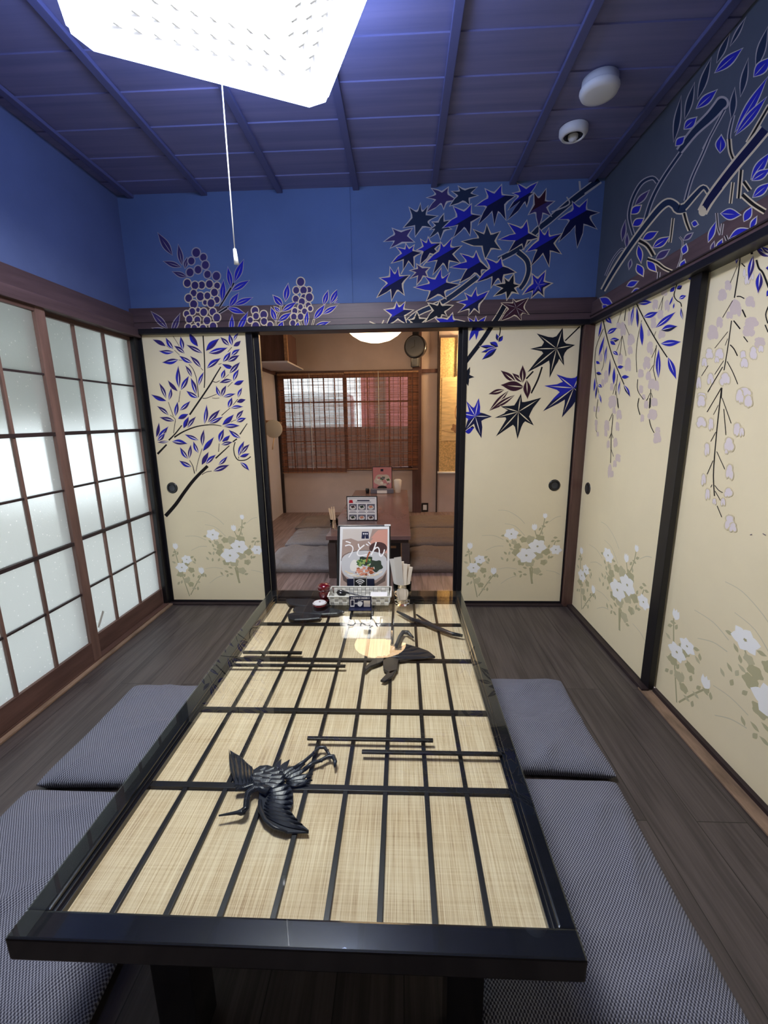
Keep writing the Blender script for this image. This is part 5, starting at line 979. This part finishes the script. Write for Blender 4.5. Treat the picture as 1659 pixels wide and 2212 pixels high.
reed(-1.585, -.728, .545, 1.815, BY-.045, 'brown reed blind over the left half of the far window', (-1.17,))
reed(-.722, .215, .585, 1.825, BY-.055, 'brown reed blind over the right half of the far window', (-.29,), .05)
# left side fittings
ks = empty('wall_shelf', (-1.42, 5.3, 1.84), 'small wooden wall shelf high in the left corner of the far room', 'shelf')
b = B(); b.box(-1.62, -1.20, 4.75, 5.50, 1.835, 1.852, 'plaster_side', .002); b.build('shelf_board', ks)
cb_ = empty('wooden_cabinet', (-1.45, 5.25, 1.853), 'brown wooden cabinet standing on the high corner shelf', 'cabinet')
b = B(); b.box(-1.61, -1.27, 5.05, 5.48, 1.853, 2.20, 'far_pillar', .003); b.build('cabinet_body', cb_); b = B(); b.box(-1.30, -1.262, 5.02, 5.05, 1.86, 2.20, 'wicker', .002); b.build('cabinet_door', cb_)
b = B(); b.lathe([(0, .006), (.10, .004), (.105, 0), (0, -.001)], 'weave_grey', n=28, M=Matrix.Translation((-1.50, 5.10, 1.14)) @ Matrix.Rotation(PI/2, 4, 'X')); b.tube([(-1.50, 5.10, 1.04), (-1.53, 5.10, .90)], .006, 'bamboo_sticks', 6); b.build('round_fan', label='grey round hand fan hung by the left wall of the far room', cat='fan')
b = B(); b.mesh([(-1.618, 5.2, 1.24), (-1.618, 5.5, 1.24), (-1.50, 5.5, 1.21), (-1.50, 5.25, 1.21), (-1.615, 5.3, 1.04), (-1.615, 5.42, 1.04)], [(0,3,2,1), (0,4,3), (3,4,5,2), (1,2,5), (0,1,5,4)], 'wicker'); b.build('wicker_pocket', label='brown wicker wall pocket beside the grey fan', cat='basket')
b = B(); b.box(-1.618, -1.60, 4.98, 5.06, .86, 1.02, 'bamboo_sticks', .002); b.build('wooden_tag', label='tan wooden tag hanging below the grey fan', cat='tag')
b = B(); b.lathe([(0, .03), (.05, .02), (.09, 0)], 'straw_paper', n=20, M=Matrix.Translation((-1.62, 4.93, 1.40)) @ Matrix.Rotation(PI/2, 4, 'Y')); b.lathe([(0, .03), (.04, .02), (.07, 0)], 'wicker', n=20, M=Matrix.Translation((-1.62, 4.97, 1.58)) @ Matrix.Rotation(PI/2, 4, 'Y')); b.build('wall_mask', label='pale rounded folk ornament on the left wall of the far room', cat='ornament')
# wall clock on the pillar
ck = empty('wall_clock', (.2, BY-.1, 2.1), 'black round-faced pendulum wall clock on the reddish pillar', 'clock')
CM = Matrix.Translation((.19, BY-.052, 2.10)) @ Matrix.Rotation(-.30, 4, 'Z') @ Matrix.Rotation(PI/2, 4, 'X')
b = B(); b.lathe([(.0, -.01), (.12, -.01), (.135, .0), (.14, .07), (.125, .095), (.115, .09)], 'clock_wood', n=8*4, M=CM); b.build('clock_case', ck)
b = B(); b.lathe([(.115, .090), (.0, .088)], 'clock_face', n=32, M=CM); b.build('clock_dial', ck)
b = B(); b.box(-.003, .003, 0, .075, .090, .093, 'metal_black', M=CM); b.box(-.003, .003, -.0, .05, .090, .093, 'metal_black', M=CM @ Matrix.Rotation(2.0, 4, 'Z')); b.build('clock_hands', ck)
b = B(); b.box(-.055, .055, -.24, -.10, 0, .07, 'clock_wood', .01, M=CM); b.box(-.035, .035, -.21, -.14, .07, .073, 'clock_face', M=CM); b.build('pendulum_box', ck)
b = B(); b.box(-.04, .04, .12, .20, 0, .04, 'clock_wood', .01, M=CM); b.build('clock_crest', ck)
# hanging scroll with its warm lamp
hs = empty('hanging_scroll', (.72, BY-.03, 2.25), 'golden hanging scroll lit by a warm lamp at the right of the far room', 'scroll')
b = B(); b.box(.49, .95, BY-.024, BY-.020, .545, 2.21, 'scroll_silk'); b.build('scroll_mount', hs)
b = B(); b.box(.515, .925, BY-.0265, BY-.0245, .95, 1.74, 'scroll_paper')
P = Paint([Surf(1, BY-.0267, (.5, .93, .9, 1.75), b)]); P.line([(995,860),(985,880),(984,900),(992,918)], 1.2, 'art_broth'); P.blob(984, 925, 9, 9, 'wicker', 5, .2); P.line([(955,930),(975,934),(990,932)], 1, 'wicker'); b.build('scroll_picture', hs)
b = B(); b.tube([(.47, BY-.03, .535), (.97, BY-.03, .535)], .014, 'paper_white', 12); b.build('scroll_roller', hs)
b = B(); b.tube([(.695, BY-.028, 1.76), (.70, BY-.028, 2.20)], .011, 'scroll_paper', 8); b.build('scroll_ribbon', hs)
wl = empty('wall_lamp', (1.12, BY-.14, 2.0), 'small warm lamp beside the hanging scroll, hidden behind the maple door', 'lamp')
b = B(); b.lathe([(0, -.05), (.03, -.04), (.05, 0), (.03, .04), (0, .05)], 'spot_bulb', (1.02, BY-.16, 1.98), 20); b.build('bulb', wl)
b = B(); b.tube([(1.02, BY-.16, 2.03), (1.02, BY-.16, 2.08), (1.02, BY-.004, 2.08)], .008, 'metal_black', 8); b.build('lamp_arm', wl)
so = empty('power_outlet', (.31, BY, .07), 'white power outlet low on the wall right of the reddish pillar', 'outlet')
b = B(); b.box(.265, .355, BY-.012, BY, .005, .125, 'metal_black', .003); b.build('outlet_box', so); b = B(); b.box(.285, .335, BY-.015, BY-.012, .03, .10, 'plastic_white', .002); b.build('outlet_plate', so)
# outside the far window
b = B(); b.box(-5, 5, BY+.1, 12, -.05, 0, 'ground'); b.build('ground', label='pale ground outside the far window', cat='ground', **ST)
b = B(); b.box(-4, 3, 6.9, 7.0, 0, 1.12, 'outside_grey'); b.build('garden_wall', label='grey outdoor wall seen through the far window', cat='wall', **ST)
b = B(); b.box(-.78, 3, 8.6, 9.4, 0, 3.2, 'outside_red'); b.box(-.50, -.30, 8.55, 8.6, 0, 3.2, 'outside_grey'); b.build('building', label='reddish building outside the right half of the far window', cat='building')
b = B(); b.box(-3.3, -1.0, 8.4, 9.6, 0, 1.75, 'outside_white', .12); b.build('parked_van', label='pale vehicle shape outside the left half of the far window', cat='vehicle')
